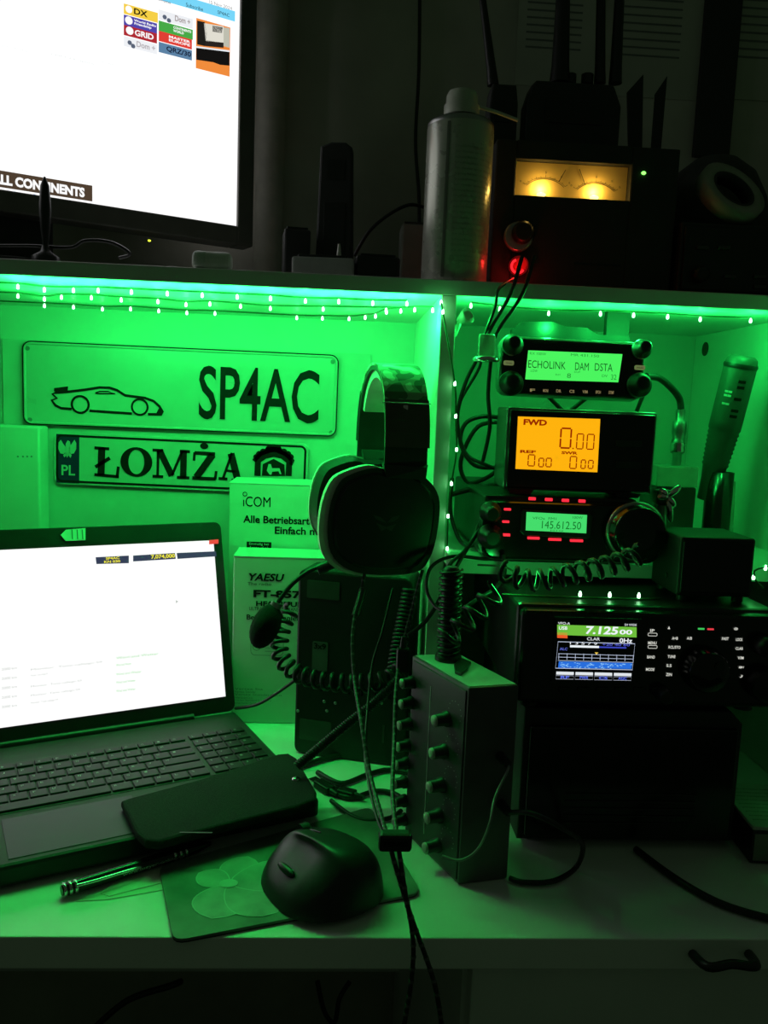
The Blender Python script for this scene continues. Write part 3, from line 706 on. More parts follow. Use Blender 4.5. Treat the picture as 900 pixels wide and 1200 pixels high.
t = Thing('glue_nozzle', 'small pale cone nozzle standing on the grey packet', 'nozzle', (a.x, 1.075, ZS1+.0185)); zt_ = t.L(397, 289).z
t.part('cone', MB().lathe((0, 0, 0), (0, 0, 1), [(.006, 0), (.0055, .004), (.003, .016), (.0015, .03), (.0003, .0305)], 12), M_cream); t.part('collar', MB().lathe((0, 0, 0), (0, 0, 1), [(.0085, 0), (.0085, .004), (.006, .0045)], 14), M_lime)

# ================================================================== spray can
x0 = atY(497, 240, 1.045).x; x1 = atY(574, 240, 1.045).x; rc = (x1-x0)/2
t = Thing('spray_can', 'pale tall aerosol can with white nozzle cap at the shelf edge', 'spray can', ((x0+x1)/2, 1.045+.0, ZS1+.0005))
zs = t.L(536, 146, -rc*.6).z; zc_ = t.L(536, 135, 0).z; zk = t.L(538, 108, 0).z
t.part('body', MB().lathe((0, 0, 0), (0, 0, 1), [(rc*.93, 0), (rc, .004), (rc, zs), (rc*.97, zs+.004)], 40), mat('can_paint', (.46, .47, .40), .28, metal=.35, var=.06))
t.part('shoulder', MB().lathe((0, 0, zs+.003), (0, 0, 1), [(rc*.98, 0), (rc*.99, .003), (rc*.9, .007), (rc*.5, .012), (rc*.42, .013)], 40), M_brushed)
rk = (t.L(558, 125).x-t.L(519, 125).x)/2
cp_ = t.part('nozzle_cap', MB().lathe((0, 0, zc_-.002), (0, 0, 1), [(rk*1.06, 0), (rk*1.06, .012), (rk*.95, .014), (rk*.93, zk-zc_-.003), (rk*.8, zk-zc_+.002), (.001, zk-zc_+.003)], 28), mat('nozzle_cap', (.55, .57, .48), .4))
p = t.L(557, 124, -.004); q = t.L(607, 141, -.004); t.part('straw', MB().tube([p, (p+q)/2+Vector((0, 0, .001)), q], .0022, 8), M_cream, cp_)
def cyltext(s, ang0, ang1, z0, z1, r):
    vs, fs = text_mesh(s, 0.0); return [(r*math.sin(ang0+a*(ang1-ang0)), -r*math.cos(ang0+a*(ang1-ang0)), z0+b_*(z1-z0)) for a, b_ in vs], fs
mb = MB()
for k in range(22):
    v_, f_ = cyltext(('Druckluftreiniger fur Gerate', 'Air duster spray 400 ml', 'Achtung Behalter unter Druck')[k % 3], -.25, 1.0, zs-.03-k*.0062, zs-.0268-k*.0062, rc+.0004); mb.add(v_, f_)
t.part('label_print', mb, mat('can_print', (.25, .26, .22), .5), None, None, 'stuff')
v_, f_ = [], []
for k in range(9): a = -.42-.10*k/8; v_ += [((rc+.0003)*math.sin(a), -(rc+.0003)*math.cos(a), .004), ((rc+.0003)*math.sin(a), -(rc+.0003)*math.cos(a), zs)]
t.part('label_seam', MB().add(v_, [[2*i, 2*i+2, 2*i+3, 2*i+1] for i in range(8)]), mat('can_seam', (.12, .13, .10), .4))

# ================================================================== meter power supply
Yp = 1.07
x0 = atY(578, 250, Yp).x; x1 = atY(792, 250, Yp).x
t = Thing('power_supply', 'black power supply with glowing twin analogue meters on the top shelf', 'power supply', ((x0+x1)/2, Yp, ZS1+.0005)); w2 = (x1-x0)/2
zt_ = t.L(680, 168).z
wa, wb, wc, wd_ = t.rect(604.5, 189, 739, 232)
bd = MB(); bd.box(-w2, w2, .028, .24, .006, zt_, .003); bd.box(-w2, wa, 0, .03, .006, zt_, .002); bd.box(wb, w2, 0, .03, .006, zt_, .002); bd.box(wa, wb, 0, .03, wd_, zt_); bd.box(wa, wb, 0, .03, .006, wc)
cs = t.part('casing', bd, M_matte)
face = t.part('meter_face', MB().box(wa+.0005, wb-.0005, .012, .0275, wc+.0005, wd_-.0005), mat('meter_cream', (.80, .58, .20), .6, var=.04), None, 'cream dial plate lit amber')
gl = MB()
for cx_, cy_ in ((638, 226), (697, 231)):
    pc = t.L(cx_, cy_+6, .0115); R_ = .030
    gl.ring(pc.x, pc.z, R_*1.02, R_*.78, .0006, .0115, 20, math.radians(38), math.radians(142)); gl.ring(pc.x, pc.z, R_*1.08, R_*.83, .0004, .0115, 20, math.radians(38), math.radians(142))
    for k in range(11):
        a = math.radians(142-104*k/10); ln = 1.22 if k % 5 == 0 else 1.15
        gl.stroke([(pc.x+R_*1.08*math.cos(a), pc.z+R_*.83*math.sin(a)), (pc.x+R_*ln*math.cos(a), pc.z+R_*.83*ln/1.08*math.sin(a))], .0004, .0115)
    for s, a in (('0', 142), ('5', 90), ('10', 60), ('15', 40)):
        a = math.radians(a); q = (pc.x+R_*1.34*math.cos(a), pc.z+R_*1.02*math.sin(a)); gl.text(s, q[0]-.001, q[0]+.001, q[1]-.001, q[1]+.0014, .0115)
t.part('meter_scales', gl, M_ink)
for xa, ya, xb, yb in ((655, 213, 663, 199), (686, 217, 679, 198)):
    p = t.L(xa, ya, .0105); q = t.L(xb, yb, .0105); t.part('needle', MB().tube([p, q], .0004, 5), M_ink)
AMB = emis('meter_lamp', 255, 225, 120, 3.5)
for cx_, cy_ in ((634, 231), (696, 236)):
    p = t.L(cx_, cy_, .006)
    p.z = wc+.0035
    lp_ = t.part('meter_lamp', MB().ell(p, .006, .003, .0028, 12), AMB)
    l = bpy.data.lights.new('meter_light', 'POINT'); l.color = (1, .62, .14); l.energy = .045; l.shadow_soft_size = .003
    lo = bpy.data.objects.new('meter_light', l); C.objects.link(lo); lo.parent = t.o; lo.location = p+Vector((0, -.001, .008))
c = t.L(754, 203); t.part('power_light', MB().ell((c.x, -.001, c.z), .003, .0015, .0022, 10), emis('green_led', 120, 255, 90, 3))
def term(px, py, r, m, nm, lab=None):
    c = t.L(px, py); return t.part(nm, MB().lathe((c.x, 0, c.z), (0, -1, 0), [(r, 0), (r, .006), (r*.8, .008), (r*.78, .018), (r*.6, .020)], 20), m, None, lab)
term(610, 275, .017, M_black, 'output_socket', 'black round output socket'); term(607, 312, .012, mat('red_terminal', (.5, .02, .015), .35, emit=(1, .015, .02), es=.10), 'output_terminal', 'glowing red output terminal')
c = t.L(607, 312, -.0205); t.part('lit_crescent', MB().ring(c.x, c.z, .0095, .0095, .003, -.0206, 18, math.radians(110), math.radians(330)), mat('red_glow', (.3, .01, .01), .4, emit=(1, .02, .03), es=1.2))
c = t.L(610, 275, -.021); t.part('socket_ring', MB().lathe((c.x, -.006, c.z), (0, -1, 0), [(.0185, 0), (.0185, .003), (.016, .004)], 24), M_brushed)
c = t.L(700, 310); t.part('vent_slot', MB().box(c.x-.03, c.x+.03, -.0008, .001, c.z-.001, c.z+.001), M_gloss)
for sx in (-1, 1): t.part('foot', MB().cyl((sx*w2*.85, .02, 0), (sx*w2*.85, .02, .006), .008, n=12), M_rubber)
l = bpy.data.lights.new('red_light', 'POINT'); l.color = (1, .02, .02); l.energy = .02; l.shadow_soft_size = .004
lo = bpy.data.objects.new('red_light', l); C.objects.link(lo); lo.parent = t.o; c = t.L(606, 318, -.035); lo.location = c
Zp = ZS1+zt_
# handheld radios docked on the power supply
def handheld(label, px, w_px, ytop, Y, ants, zb_, yaw=0):
    a = atY(px-w_px/2, 130, Y).x; b_ = atY(px+w_px/2, 130, Y).x
    t = Thing('handheld_radio', label, 'radio', ((a+b_)/2, Y, zb_), yaw); w_ = (b_-a)/2; h = t.L(px, ytop).z
    t.part('body', MB().prism([(-w_, 0), (w_, 0), (w_, h*.72), (w_*.85, h*.95), (w_*.8, h), (-w_*.8, h), (-w_*.9, h*.93), (-w_, h*.7)], 0, .034, .003), M_matte)
    t.part('display', MB().box(-w_*.6, w_*.6, -.0012, .001, h*.45, h*.75, .0006), M_gloss); t.part('speaker', MB().box(-w_*.6, w_*.6, -.001, .001, h*.1, h*.38, .0006), M_rubber)
    for (xa, xb, yt, ra, rb) in ants:
        p = t.L(xa, ytop, .016); q = t.L(xb, yt, .016); t.part('antenna', MB().tube([p-Vector((0, 0, .002)), p.lerp(q, .12), p.lerp(q, .5), q], lambda s, ra=ra, rb=rb: ra+(rb-ra)*s, 10), M_rubber)
    return t
handheld('black handheld radio with one whip antenna behind the spray can', 590, 34, 98, 1.13, [(578, 562, -30, .008, .004)], Zp+.0005, 0)
tt = handheld('large black handheld radio docked on the power supply with three antennas', 672, 112, 96, 1.13, [(656, 662, -60, .014, .008), (703, 705, -60, .008, .0055), (721, 729, -60, .009, .006)], Zp+.0005)
p = tt.L(590, 100)
for x in (592, 603, 668, 688):
    c = tt.L(x, 96 if x > 620 else 100, .016); 
    if x > 620: tt.part('knob', MB().lathe((c.x, .016, c.z-.003), (0, 0, 1), [(.008, 0), (.008, .012), (.006, .013)], 14), M_rubber)
# cards standing on the supply
for lab, px in (('short dark pointed card standing right of the docked radio', [(735, 108), (754, 87), (755, 168), (740, 168)]), ('taller dark pointed card standing further right of the docked radio', [(768, 110), (782, 89), (775, 168), (764, 168)])):
    P = [atY(x, y, 1.20) for x, y in px]
    for k in (2, 3): P[k].z = Zp+.0005
    single('pointed_card', MB().prism([(p.x, p.z) for p in P], 1.20, 1.203), M_matte, lab, 'card', 'cards on the power supply')
# right end of the top shelf: dark transceiver, coiled cable, cap
x0 = atY(796, 300, 1.06).x
t = Thing('desk_transceiver', 'dim black transceiver with small knob at the right end of the top shelf', 'radio', (x0+.11, 1.06, ZS1+.0005)); h = t.L(850, 262).z
t.part('casing', MB().box(-.11, .11, 0, .2, .004, h, .003), M_matte)
t.part('front_panel', MB().box(-.106, .106, -.004, .001, .01, h-.006, .002), M_black)
c = t.L(817, 323); t.part('knob', MB().lathe((c.x, -.004, c.z), (0, -1, 0), [(.010, 0), (.0095, .012), (.007, .014)], 18), M_rubber)
for x, y in ((856, 324), (891, 324), (891, 336), (824, 290), (849, 290)): mb = MB(); t.pbox(mb, x-7, y-2, x+7, y+2, -.007, -.003, .0005); t.part('button', mb, mat('dim_button', (.05, .052, .05), .4))
for sx in (-1, 1): t.part('foot', MB().cyl((sx*.09, .02, 0), (sx*.09, .02, .0045), .008, n=12), M_rubber)
zt2 = ZS1+h
t = Thing('tape_roll', 'pale roll of tape leaning on the dim transceiver', 'tape roll', (atY(848, 262, 1.10).x, 1.09, zt2+.0008), 0, 0)
R_ = .046; nrm = Vector((.25, -.75, .55)).normalized()
u = nrm.orthogonal().normalized(); v = nrm.cross(u)
ringv = []; nn = 32
zup = max((u*math.cos(2*PI*k/nn)+v*math.sin(2*PI*k/nn)).z for k in range(nn))*R_
for o_, rr in ((-.009, R_), (.009, R_), (.009, R_*.62), (-.009, R_*.62)):
    for k in range(nn): ringv.append(u*(rr*math.cos(2*PI*k/nn))+v*(rr*math.sin(2*PI*k/nn))+nrm*o_+Vector((0, 0, zup+.006)))
t.part('tape', MB().add(ringv, [[j*nn+k, j*nn+(k+1) % nn, ((j+1) % 4)*nn+(k+1) % nn, ((j+1) % 4)*nn+k] for j in range(4) for k in range(nn)], True), mat('tape', (.34, .34, .28), .5))
ringv = [q*1.0 for q in ringv]
cc = Vector((0, 0, zup+.006)); rv = []
for o_, rr in ((-.0092, R_*.66), (.0092, R_*.66), (.0092, R_*.58), (-.0092, R_*.58)):
    for k in range(nn): rv.append(u*(rr*math.cos(2*PI*k/nn))+v*(rr*math.sin(2*PI*k/nn))+nrm*o_+cc)
t.part('core', MB().add(rv, [[j*nn+k, j*nn+(k+1) % nn, ((j+1) % 4)*nn+(k+1) % nn, ((j+1) % 4)*nn+k] for j in range(4) for k in range(nn)], True), M_matte)
t = Thing('peaked_cap', 'dark peaked cap lying at the right end of the top shelf', 'cap', (atY(842, 180, 1.22).x, 1.225, zt2+.0006))
t.part('crown', MB().lathe((0, 0, 0), (0, 0, 1), [(.080, 0), (.080, .03), (.072, .07), (.055, .105), (.030, .125), (.001, .130)], 28), mat('cap_cloth', (.05, .052, .045), .95, var=.3, scale=60)) 
t.part('peak', MB().prism([(.07, .03), (.10, .028), (.13, .018), (.15, .004), (.11, .006), (.07, .01)], -.04, .04, .002), mat('cap_peak', (.02, .021, .02), .9))
# papers on the wall
def wpaper(label, x0, x1, y0, y1, lines=True):
    a = atY(x0, y0, Y_WALL-.002); b_ = atY(x1, y1, Y_WALL-.002)
    t = Thing('pinned_paper', label, 'paper', ((a.x+b_.x)/2, Y_WALL-.0015, b_.z), group='papers on the wall'); w_ = (b_.x-a.x)/2; h = a.z-b_.z
    t.part('sheet', MB().box(-w_, w_, 0, .0008, 0, h), M_wallpaper)
    mb = MB()
    for k in range(12): 
        z = h*(.9-.055*k); mb.quad((-w_*.8, -.0004, z), (w_*.5, -.0004, z), (w_*.5, -.0004, z-.003), (-w_*.8, -.0004, z-.003))
    t.part('text_lines', mb, M_grey_ink, None, None, 'stuff')
wpaper('pinned paper with rows of text on the wall above the meters', 726, 818, -60, 118)
wpaper('narrow pinned paper at the right frame edge of the wall', 864, 930, -60, 120)
wpaper('pinned paper on the wall between the antennas', 612, 702, -60, 105)
x0 = atY(821, 50, Y_WALL).x; x1 = atY(863, 50, Y_WALL).x
single('wall_strip', MB().box(x0, x1, Y_WALL-.012, Y_WALL-.001, zt2+.18, 1.9, .001), M_matte, 'dark vertical strip on the wall between two papers', 'strip')

# ================================================================== right bay: stack of radios
RED = emis('red_key_light', 255, 40, 60, 1.3)
# amplifier box at the bottom
Ya = .815
xa = atY(612, 900, Ya).x; xb = atY(868, 900, Ya).x
zf0 = atY(700, 826, .80).z
t = Thing('linear_amplifier', 'large plain black box under the transceiver on the desk', 'amplifier', ((xa+xb)/2, Ya, .0005)); w2 = (xb-xa)/2; h = zf0-.012
t.part('casing', MB().prism([(-w2, .008), (w2, .008), (w2, h-.014), (w2-.014, h), (-w2, h)], .004, .25, .002), M_matte)
t.part('front_panel', MB().box(-w2+.006, w2-.006, -.002, .005, .014, h-.018, .002), M_gloss)
for sx in (-1, 1):
    for y in (.03, .22): t.part('foot', MB().cyl((sx*w2*.85, y, 0), (sx*w2*.85, y, .009), .010, n=12), M_rubber)
for k in range(5): t.part('vent_slot', MB().box(-w2*.6, w2*.6, -.003, -.0015, .03+k*.008, .0315+k*.008), M_rubber)
t.part('handle', MB().tube(smooth_path([(-w2-.001, .07, h*.62), (-w2-.014, .075, h*.62), (-w2-.014, .17, h*.62), (-w2-.001, .175, h*.62)], 4), .004), M_black)

# main transceiver with colour display
Yf = .80
xl = atY(608, 770, Yf).x; WF = .272
ztp = atY(700, 714, Yf).z
t = Thing('base_transceiver', 'black base transceiver with colour spectrum display showing 7.125', 'radio', (xl+WF/2, Yf, zf0-.012+.001)); h0 = .010; h1 = ztp-(zf0-.011); w2 = WF/2
t.part('casing', MB().box(-w2, w2, .018, .29, h0, h1, .004), M_dkmetal)
fp = t.part('front_panel', MB().box(-w2+.001, w2-.001, 0, .02, h0, h1-.003, .006, 3), M_gloss)
for sx in (-1, 1):
    for y in (.03, .25): t.part('foot', MB().cyl((sx*w2*.85, y, 0), (sx*w2*.85, y, h0+.001), .010, n=12), M_rubber)
mb = MB(); t.pbox(mb, 648, 724, 749, 801, -.0014, .001, .0005); dsp = t.part('display', mb, M_gloss)
def dq(px, c_, nm, yy=-.0018, s=1.0):
    n_ = 'fd_%d_%d_%d' % c_; mb = MB().add([t.L(x, y, yy) for x, y in px], [list(range(len(px)))]); return t.part(nm, mb, emis(n_, *c_, s), dsp)
def dt(s, x0, y0, x1, y1, c_, bold=.0, yy=-.0024, sh=0., nm='display_text'):
    mb = MB(); t.ptext(mb, s, x0, y0, x1, y1, yy, bold, sh); return t.part(nm, mb, emis('fd_%d_%d_%d' % c_, *c_), dsp)
GR = (110, 190, 60); WH = (240, 245, 250)
dq([(653, 732), (746, 735), (746, 747), (653, 744)], GR, 'frequency_bar'); dt('7.125', 686, 734, 724, 743.5, WH, .03, sh=.1); dt('00', 726, 738, 741, 743.6, WH, .03)
dq([(653, 741), (665, 741.5), (665, 748), (653, 747.5)], (235, 90, 40), 'mode_tag'); dt('CLAR', 688, 747, 703, 750.5, WH); dt('0Hz', 726, 748, 741, 753.5, WH, .02)
dt('VFO-A', 654, 729, 668, 732, WH); dt('USB', 655, 734, 665, 738, WH, .02); dt('SH WIDE', 732, 731, 746, 733.5, WH)
def dframe(px, c_, wd=.0006):
    P = [t.xz(x, y, -.002) for x, y in px]; t.part('display_frame', MB().stroke(P, wd, -.002, True), emis('fd_%d_%d_%d' % c_, *c_), dsp)
dframe([(654, 752), (744, 754.5), (741, 785), (651, 783)], (200, 210, 235))
dq([(668, 756), (702, 757), (702, 759.5), (668, 758.5)], WH, 's_meter'); dq([(702, 757.5), (734, 758.4), (734, 760), (702, 759.2)], (60, 70, 190), 's_meter_rest'); dt('ALC', 656, 759, 665, 762, (110, 120, 240))
dt('1 3 5 7 9', 668, 752.5, 700, 755.5, WH); dt('+20 40 60', 706, 754, 738, 757, (90, 100, 220))
mb = MB()
for k in range(10): a = t.xz(655+k*9.7, 765.5+k*.25, -.002); b_ = t.xz(654.7+k*9.7, 773+k*.25, -.002); mb.stroke([a, b_], .0004, -.002)
for yy in (766, 770, 774): mb.stroke([t.xz(654, yy, -.002), t.xz(742, yy+2.4, -.002)], .0004, -.002)
t.part('spectrum_grid', mb, emis('fd_200_210_235', 200, 210, 235), dsp, None, 'stuff')
dq([(655, 775), (741, 777), (740, 784), (654, 782.5)], (40, 110, 220), 'waterfall')
random.seed(9); mb = MB()
for k in range(60):
    x = 656+83*random.random(); y = 776+6*random.random()+(x-655)*.024; a, b_ = t.xz(x, y, -.0024); mb.quad((a, -.0024, b_), (a+.0016, -.0024, b_+.0003), (a+.0016, -.0024, b_-.0004), (a, -.0024, b_-.0005))
t.part('waterfall_traces', mb, emis('fd_150_210_255', 150, 210, 255), dsp, None, 'stuff')
dq([(697, 764.5), (701, 764.6), (699, 767.5)], (240, 200, 80), 'marker')
for k, s in enumerate(('RF', 'PWR', 'CS', 'AGC')):
    x = 652+k*22.5; dq([(x, 787+k*.5), (x+20.5, 787.5+k*.5), (x+20.3, 791+k*.5), (x-.2, 790.5+k*.5)], (225, 230, 235), 'soft_key'); dt(s, x+5, 792+k*.4, x+15, 795.5+k*.4, (90, 110, 240), .02)
    dframe([(x-.4, 791.6+k*.5), (x+20.2, 792+k*.5), (x+20, 796+k*.5), (x-.6, 795.6+k*.5)], (170, 175, 190), .0004)
LEG = emis('backlit_legend', 225, 225, 215, .9)
for s, x, y, w_ in (('BAND', 763, 770, 9), ('MODE', 762, 784.5, 10), ('A=B', 791, 748, 7), ('A/B', 808, 748, 6), ('RCL/STO', 790.5, 758.5, 14), ('TUNE', 787, 769.5, 9), ('S.S', 784, 780, 6), ('ZIN', 784, 790.5, 7), ('FAST', 850, 748.5, 8), ('LOCK', 866.5, 749.5, 8), ('CLAR', 866.5, 760, 9), ('V/M', 868, 771, 7), ('M►V', 869, 782, 6), ('♪', 869, 792.5, 4), ('⚙', 862.5, 737, 5), ('▲', 784, 735.5, 3), ('IP', 764.5, 739, 5), ('MENU', 764.5, 753.5, 10)):
    mb = MB(); t.ptext(mb, s, x-w_/2, y-1.7, x+w_/2, y+1.7, -.0012, .02); t.part('key_lettering', mb, LEG, fp)
for y in (743.5, 758): mb = MB(); a, b_, c, d = t.rect(759.5, y-1.6, 770, y+1.8, -.0012); mb.stroke(rounded(a, b_, c, d, .001), .0005, -.0012, True); t.part('key_outline', mb, LEG, fp)
for x, c_ in ((822, (60, 200, 90)), (833, (235, 60, 70))): mb = MB(); t.pbox(mb, x-3.6, 736.2+(x-822)*.04, x+3.6, 738.0+(x-822)*.04, -.001, .0005); t.part('status_light', mb, emis('stat_%d' % x, *c_, 1.0), fp)
c = t.L(824, 783); r = .0215
dl = t.part('tuning_dial', MB().lathe((c.x, 0, c.z), (0, -1, 0), [(r*1.08, 0), (r*1.08, .004), (r, .006), (r*.98, .015), (r*.9, .018), (r*.3, .0185)], 40), M_gloss)
c2 = (c.x+.008, -.0186, c.z+.008); t.part('finger_dimple', MB().cyl((c2[0], -.0195, c2[2]), (c2[0], -.018, c2[2]), .005, n=16), M_matte, dl)
for x, y, r in ((893, 800, .018), (893, 755, .011), (775, 812, .008)):
    c = t.L(x, y); t.part('knob', MB().lathe((c.x, 0, c.z), (0, -1, 0), [(r, 0), (r*.95, .014), (r*.8, .017), (r*.3, .0172)], 20), M_rubber)
for k, x in enumerate((662, 684, 706, 728, 750, 772)): mb = MB(); t.pbox(mb, x-7, 806, x+7, 811, -.002, .001, .0006); t.part('button', mb, M_matte, fp)
ZT = zf0-.011+h1
string_light('green fairy lights lying on top of the base transceiver', [[Vector((atY(x, y, Y_).x, Y_, ZT+.0015)) for x, y, Y_ in ((590, 668, .85), (640, 680, .845), (681, 680, .845), (716, 678, .845), (750, 681, .845), (776, 682, .85))]],
             [Vector((atY(x, y, Y_).x, Y_, ZT+.0045)) for x, y, Y_ in Ff[1:] for Y_ in (.845,)], 1, LED_POWER*.06, (0, -.006, .006))
string_light('single green fairy light hanging left of the base transceiver top', [[atY(560, 662, .90), atY(590, 664, .87), atY(603, 671, .845)]], [atY(603, 673, .845)], 1, LED_POWER*.6, (-.004, -.006, -.004))
# loudspeaker cube
Ys = .842
xa = atY(796, 660, Ys).x; xb = atY(884, 660, Ys).x
t = Thing('extension_speaker', 'black cube loudspeaker on top of the base transceiver', 'speaker', ((xa+xb)/2, Ys, ZT+.0006)); w2 = (xb-xa)/2; h = t.L(840, 630).z
t.part('cabinet', MB().box(-w2, w2, 0, .075, .006, h, .003), M_matte); t.part('grille', MB().box(-w2+.003, w2-.003, -.0015, .002, .010, h-.005, .001), M_rubber)
for sx in (-1, 1):
    for y in (.01, .065): t.part('foot', MB().cyl((sx*w2*.75, y, 0), (sx*w2*.75, y, .0065), .006, n=12), M_rubber)
c = t.LZ(787, 690, .02); t.part('side_jack', MB().cyl((-w2+.0005, .03, .022), (-w2-.001, .03, .022), .003, n=12), M_gloss)
# loose paper on the transceiver beside the speaker, bright bulbs at its right
string_light('pair of bright green fairy lights right of the cube loudspeaker', [[Vector((XR-.004, .865, zm+.03)), atY(898, 664, .87), atY(884, 676, .875), Vector((.475, .88, ZT+.01))]], [atY(897, 666, .87), atY(883, 677, .875)], 1, LED_POWER*.25, (.0, .004, .006))

# compact transceiver with green lcd and big dial, on the middle shelf
Yc = .90
xa = atY(566, 620, Yc).x; xb = atY(776, 626, Yc).x
t = Thing('compact_transceiver', 'compact black transceiver with green display, red keys and big round dial', 'radio', ((xa+xb)/2, Yc, zm+.0006)); w2 = (xb-xa)/2
zt_ = t.L(650, 590).z; zb_ = .004
t.part('body', MB().box(-w2*.94, w2*.80, .03, .28, zb_, zt_+.004, .003), M_dkmetal)
fp = t.part('front_panel', MB().prism(rounded(-w2, w2, zb_+.002, zt_, .014), 0, .032, .004), M_gloss)
for sx in (-.8, .6):
    for y in (.045, .25): t.part('foot', MB().cyl((sx*w2, y, 0), (sx*w2, y, zb_+.001), .007, n=12), M_rubber)
mb = MB(); P = [t.xz(x, y) for x, y in ((610, 600), (612, 597), (690, 601), (694, 605), (691, 629), (687, 631), (613, 627), (609, 622))]
bzl = t.part('display_bezel', MB().prism(P, -.003, .001, .001), M_dkmetal)
def fq(px, m, nm, yy=-.0034, pa=None): return t.part(nm, MB().add([t.L(x, y, yy) for x, y in px], [list(range(len(px)))]), m, pa or bzl)
LCD = emis('green_lcd', 70, 225, 110, .95); LCDK = mat('lcd_segment', (.01, .10, .03), .5, emit=rgb(20, 110, 40), es=.9)
fq([(617, 600), (688, 603.5), (687, 625), (616, 621.5)], LCD, 'display')
mb = MB(); t.ptext(mb, '145.612.50', 635, 611, 681, 620, -.0038, .0); t.ptext(mb, 'VFOa  FM1', 624, 606, 652, 609, -.0038); t.ptext(mb, '100W', 671, 605, 683, 608, -.0038); t.ptext(mb, 'MTQ', 645, 621, 660, 623, -.0038); t.part('display_figures', mb, LCDK, bzl)
for x, y, w_, hh in ((624, 584.6, 8, 3.4), (643.5, 585.6, 8.4, 3.4), (663, 586.6, 8, 3.4), (682.5, 587.4, 7.6, 3.4), (595, 597, 8, 2.6), (593, 611.5, 8, 2.6), (593, 627, 10, 3), (625.5, 630.8, 14, 2.8), (650.5, 632.4, 15, 2.8), (676, 633.8, 15, 2.8)):
    mb = MB(); t.pbox(mb, x-w_/2, y-hh/2, x+w_/2, y+hh/2, -.0022, .001, .0004); t.part('lit_key', mb, RED, fp)
for x, y, r in ((574, 600, .012), (574, 628, .014)):
    c = t.L(x, y); t.part('knob', MB().lathe((c.x, 0, c.z), (0, -1, 0), [(r, 0), (r, .006), (r*.7, .008), (r*.66, .018), (r*.5, .02)], 22), M_rubber)
c = t.L(742, 622); r = t.L(773, 622).x-c.x
dl = t.part('tuning_dial', MB().lathe((c.x, 0, c.z), (0, -1, 0), [(r*1.1, 0), (r*1.1, .006), (r*1.0, .008), (r*.98, .022), (r*.9, .026), (r*.5, .0265)], 44), M_gloss)
t.part('dial_ring', MB().lathe((c.x, -.0065, c.z), (0, -1, 0), [(r*1.11, 0), (r*1.12, .0016), (r*1.03, .003)], 44), M_brushed, dl)
# wing screws right of the dial
c0 = atY(783, 583, .925)
t = Thing('wing_clamp', 'small shiny wing-screw clamp right of the big dial', 'clamp', (c0.x, .93, zm+.0006))
zz = t.L(784, 583).z
t.part('post', MB().cyl((0, .01, 0), (0, .01, zz+.006), .006, n=14), M_brushed)
t.part('block', MB().box(-.010, .010, .0, .02, zz-.010, zz+.008, .003), M_dkmetal)
for px, py, a in ((776, 575, 2.2), (794, 572, .8), (789, 592, -.5), (785, 606, -1.1), (774, 582, 3.1)):
    q = t.L(px, py, -.004); ctr = Vector((0, -.001, zz)); t.part('wing', MB().tube(smooth_path([ctr, ctr.lerp(q, .5)+Vector((0, -.003, .001)), q, q+(q-ctr)*.25], 3), lambda s: .0018+.0022*math.sin(PI*s), 8), M_chrome)

# watt meter with amber display
Yw = .935
xa = atY(593, 530, Yw).x; xb = atY(768, 530, Yw).x
zbs = zm+.0006+zt_+.0046 if False else None
ztc = zm+.0006+atY(650, 590, Yc).z-(zm+.0006)+.004
t = Thing('watt_meter', 'black power and SWR meter with amber display on the compact transceiver', 'meter', ((xa+xb)/2, Yw, ztc+.0004), -1.5); w2 = (xb-xa)/2
zt_ = t.L(680, 480).z; zb_ = t.L(680, 577).z
t.part('casing', MB().box(-w2, w2, .004, .075, max(.004, zb_), zt_, .003), mat('grey_case', (.14, .14, .14), .3, metal=.5)); fp = t.part('front_panel', MB().box(-w2+.003, w2-.003, 0, .006, max(.006, zb_+.002), zt_-.003, .002), M_gloss)
for x in (612, 740):
    c = t.L(x, 580); t.part('foot', MB().prism([(c.x-.012, 0), (c.x+.012, 0), (c.x+.016, max(.006, zb_+.001)), (c.x-.016, max(.006, zb_+.001))], .012, .06), M_black)
AMBD = emis('amber_lcd', 255, 178, 12, 1.0); AMBT = mat('amber_segment', (.05, .0, .0), .5, emit=rgb(165, 40, 0), es=.8)
mb = MB().add([t.L(x, y, -.0006) for x, y in ((607, 488), (703.5, 491), (700, 553.5), (604, 549.5))], [[0, 1, 2, 3]]); dsp = t.part('display', mb, AMBD)
def seg(mb, x0, x1, y0, y1, wd):
    a, b_, c, d = t.rect(x0, y0, x1, y1, -.0011); g = wd*.35; m = (c+d)/2
    for P in (((a+g, c), (b_-g, c)), ((a+g, d), (b_-g, d)), ((a, c+g), (a, m-g)), ((a, m+g), (a, d-g)), ((b_, c+g), (b_, m-g)), ((b_, m+g), (b_, d-g))): mb.stroke(P, wd, -.0011)
for k, ds in enumerate(((( 657, 669, 502, 525), (676, 683.5, 508.5, 526), (688, 696, 509, 526.5)), ((619, 626.5, 533, 546), (631.5, 637, 537, 547), (640, 646, 537, 547)), ((668, 675.5, 535, 549), (681, 686, 539, 549), (689.5, 695, 539.5, 549)))):
    mb = MB()
    for i, d_ in enumerate(ds): seg(mb, *d_, .0019 if (k == 0 and i == 0) else .0013)
    if k == 0: a, b_ = t.xz(671.5, 525.5, -.0011); mb.disc(a, b_, .0009, .0009, -.0011, 8)
    t.part('digits', mb, AMBT, dsp)
for s, x0, y0, x1, y1 in (('FWD', 613.5, 491.5, 641, 498.5), ('REF', 609.5, 527.5, 628, 531), ('SWR', 658, 529, 677, 532.5)):
    mb = MB(); t.ptext(mb, s, x0, y0, x1, y1, -.0011, .045); t.part('display_text', mb, AMBT, dsp)
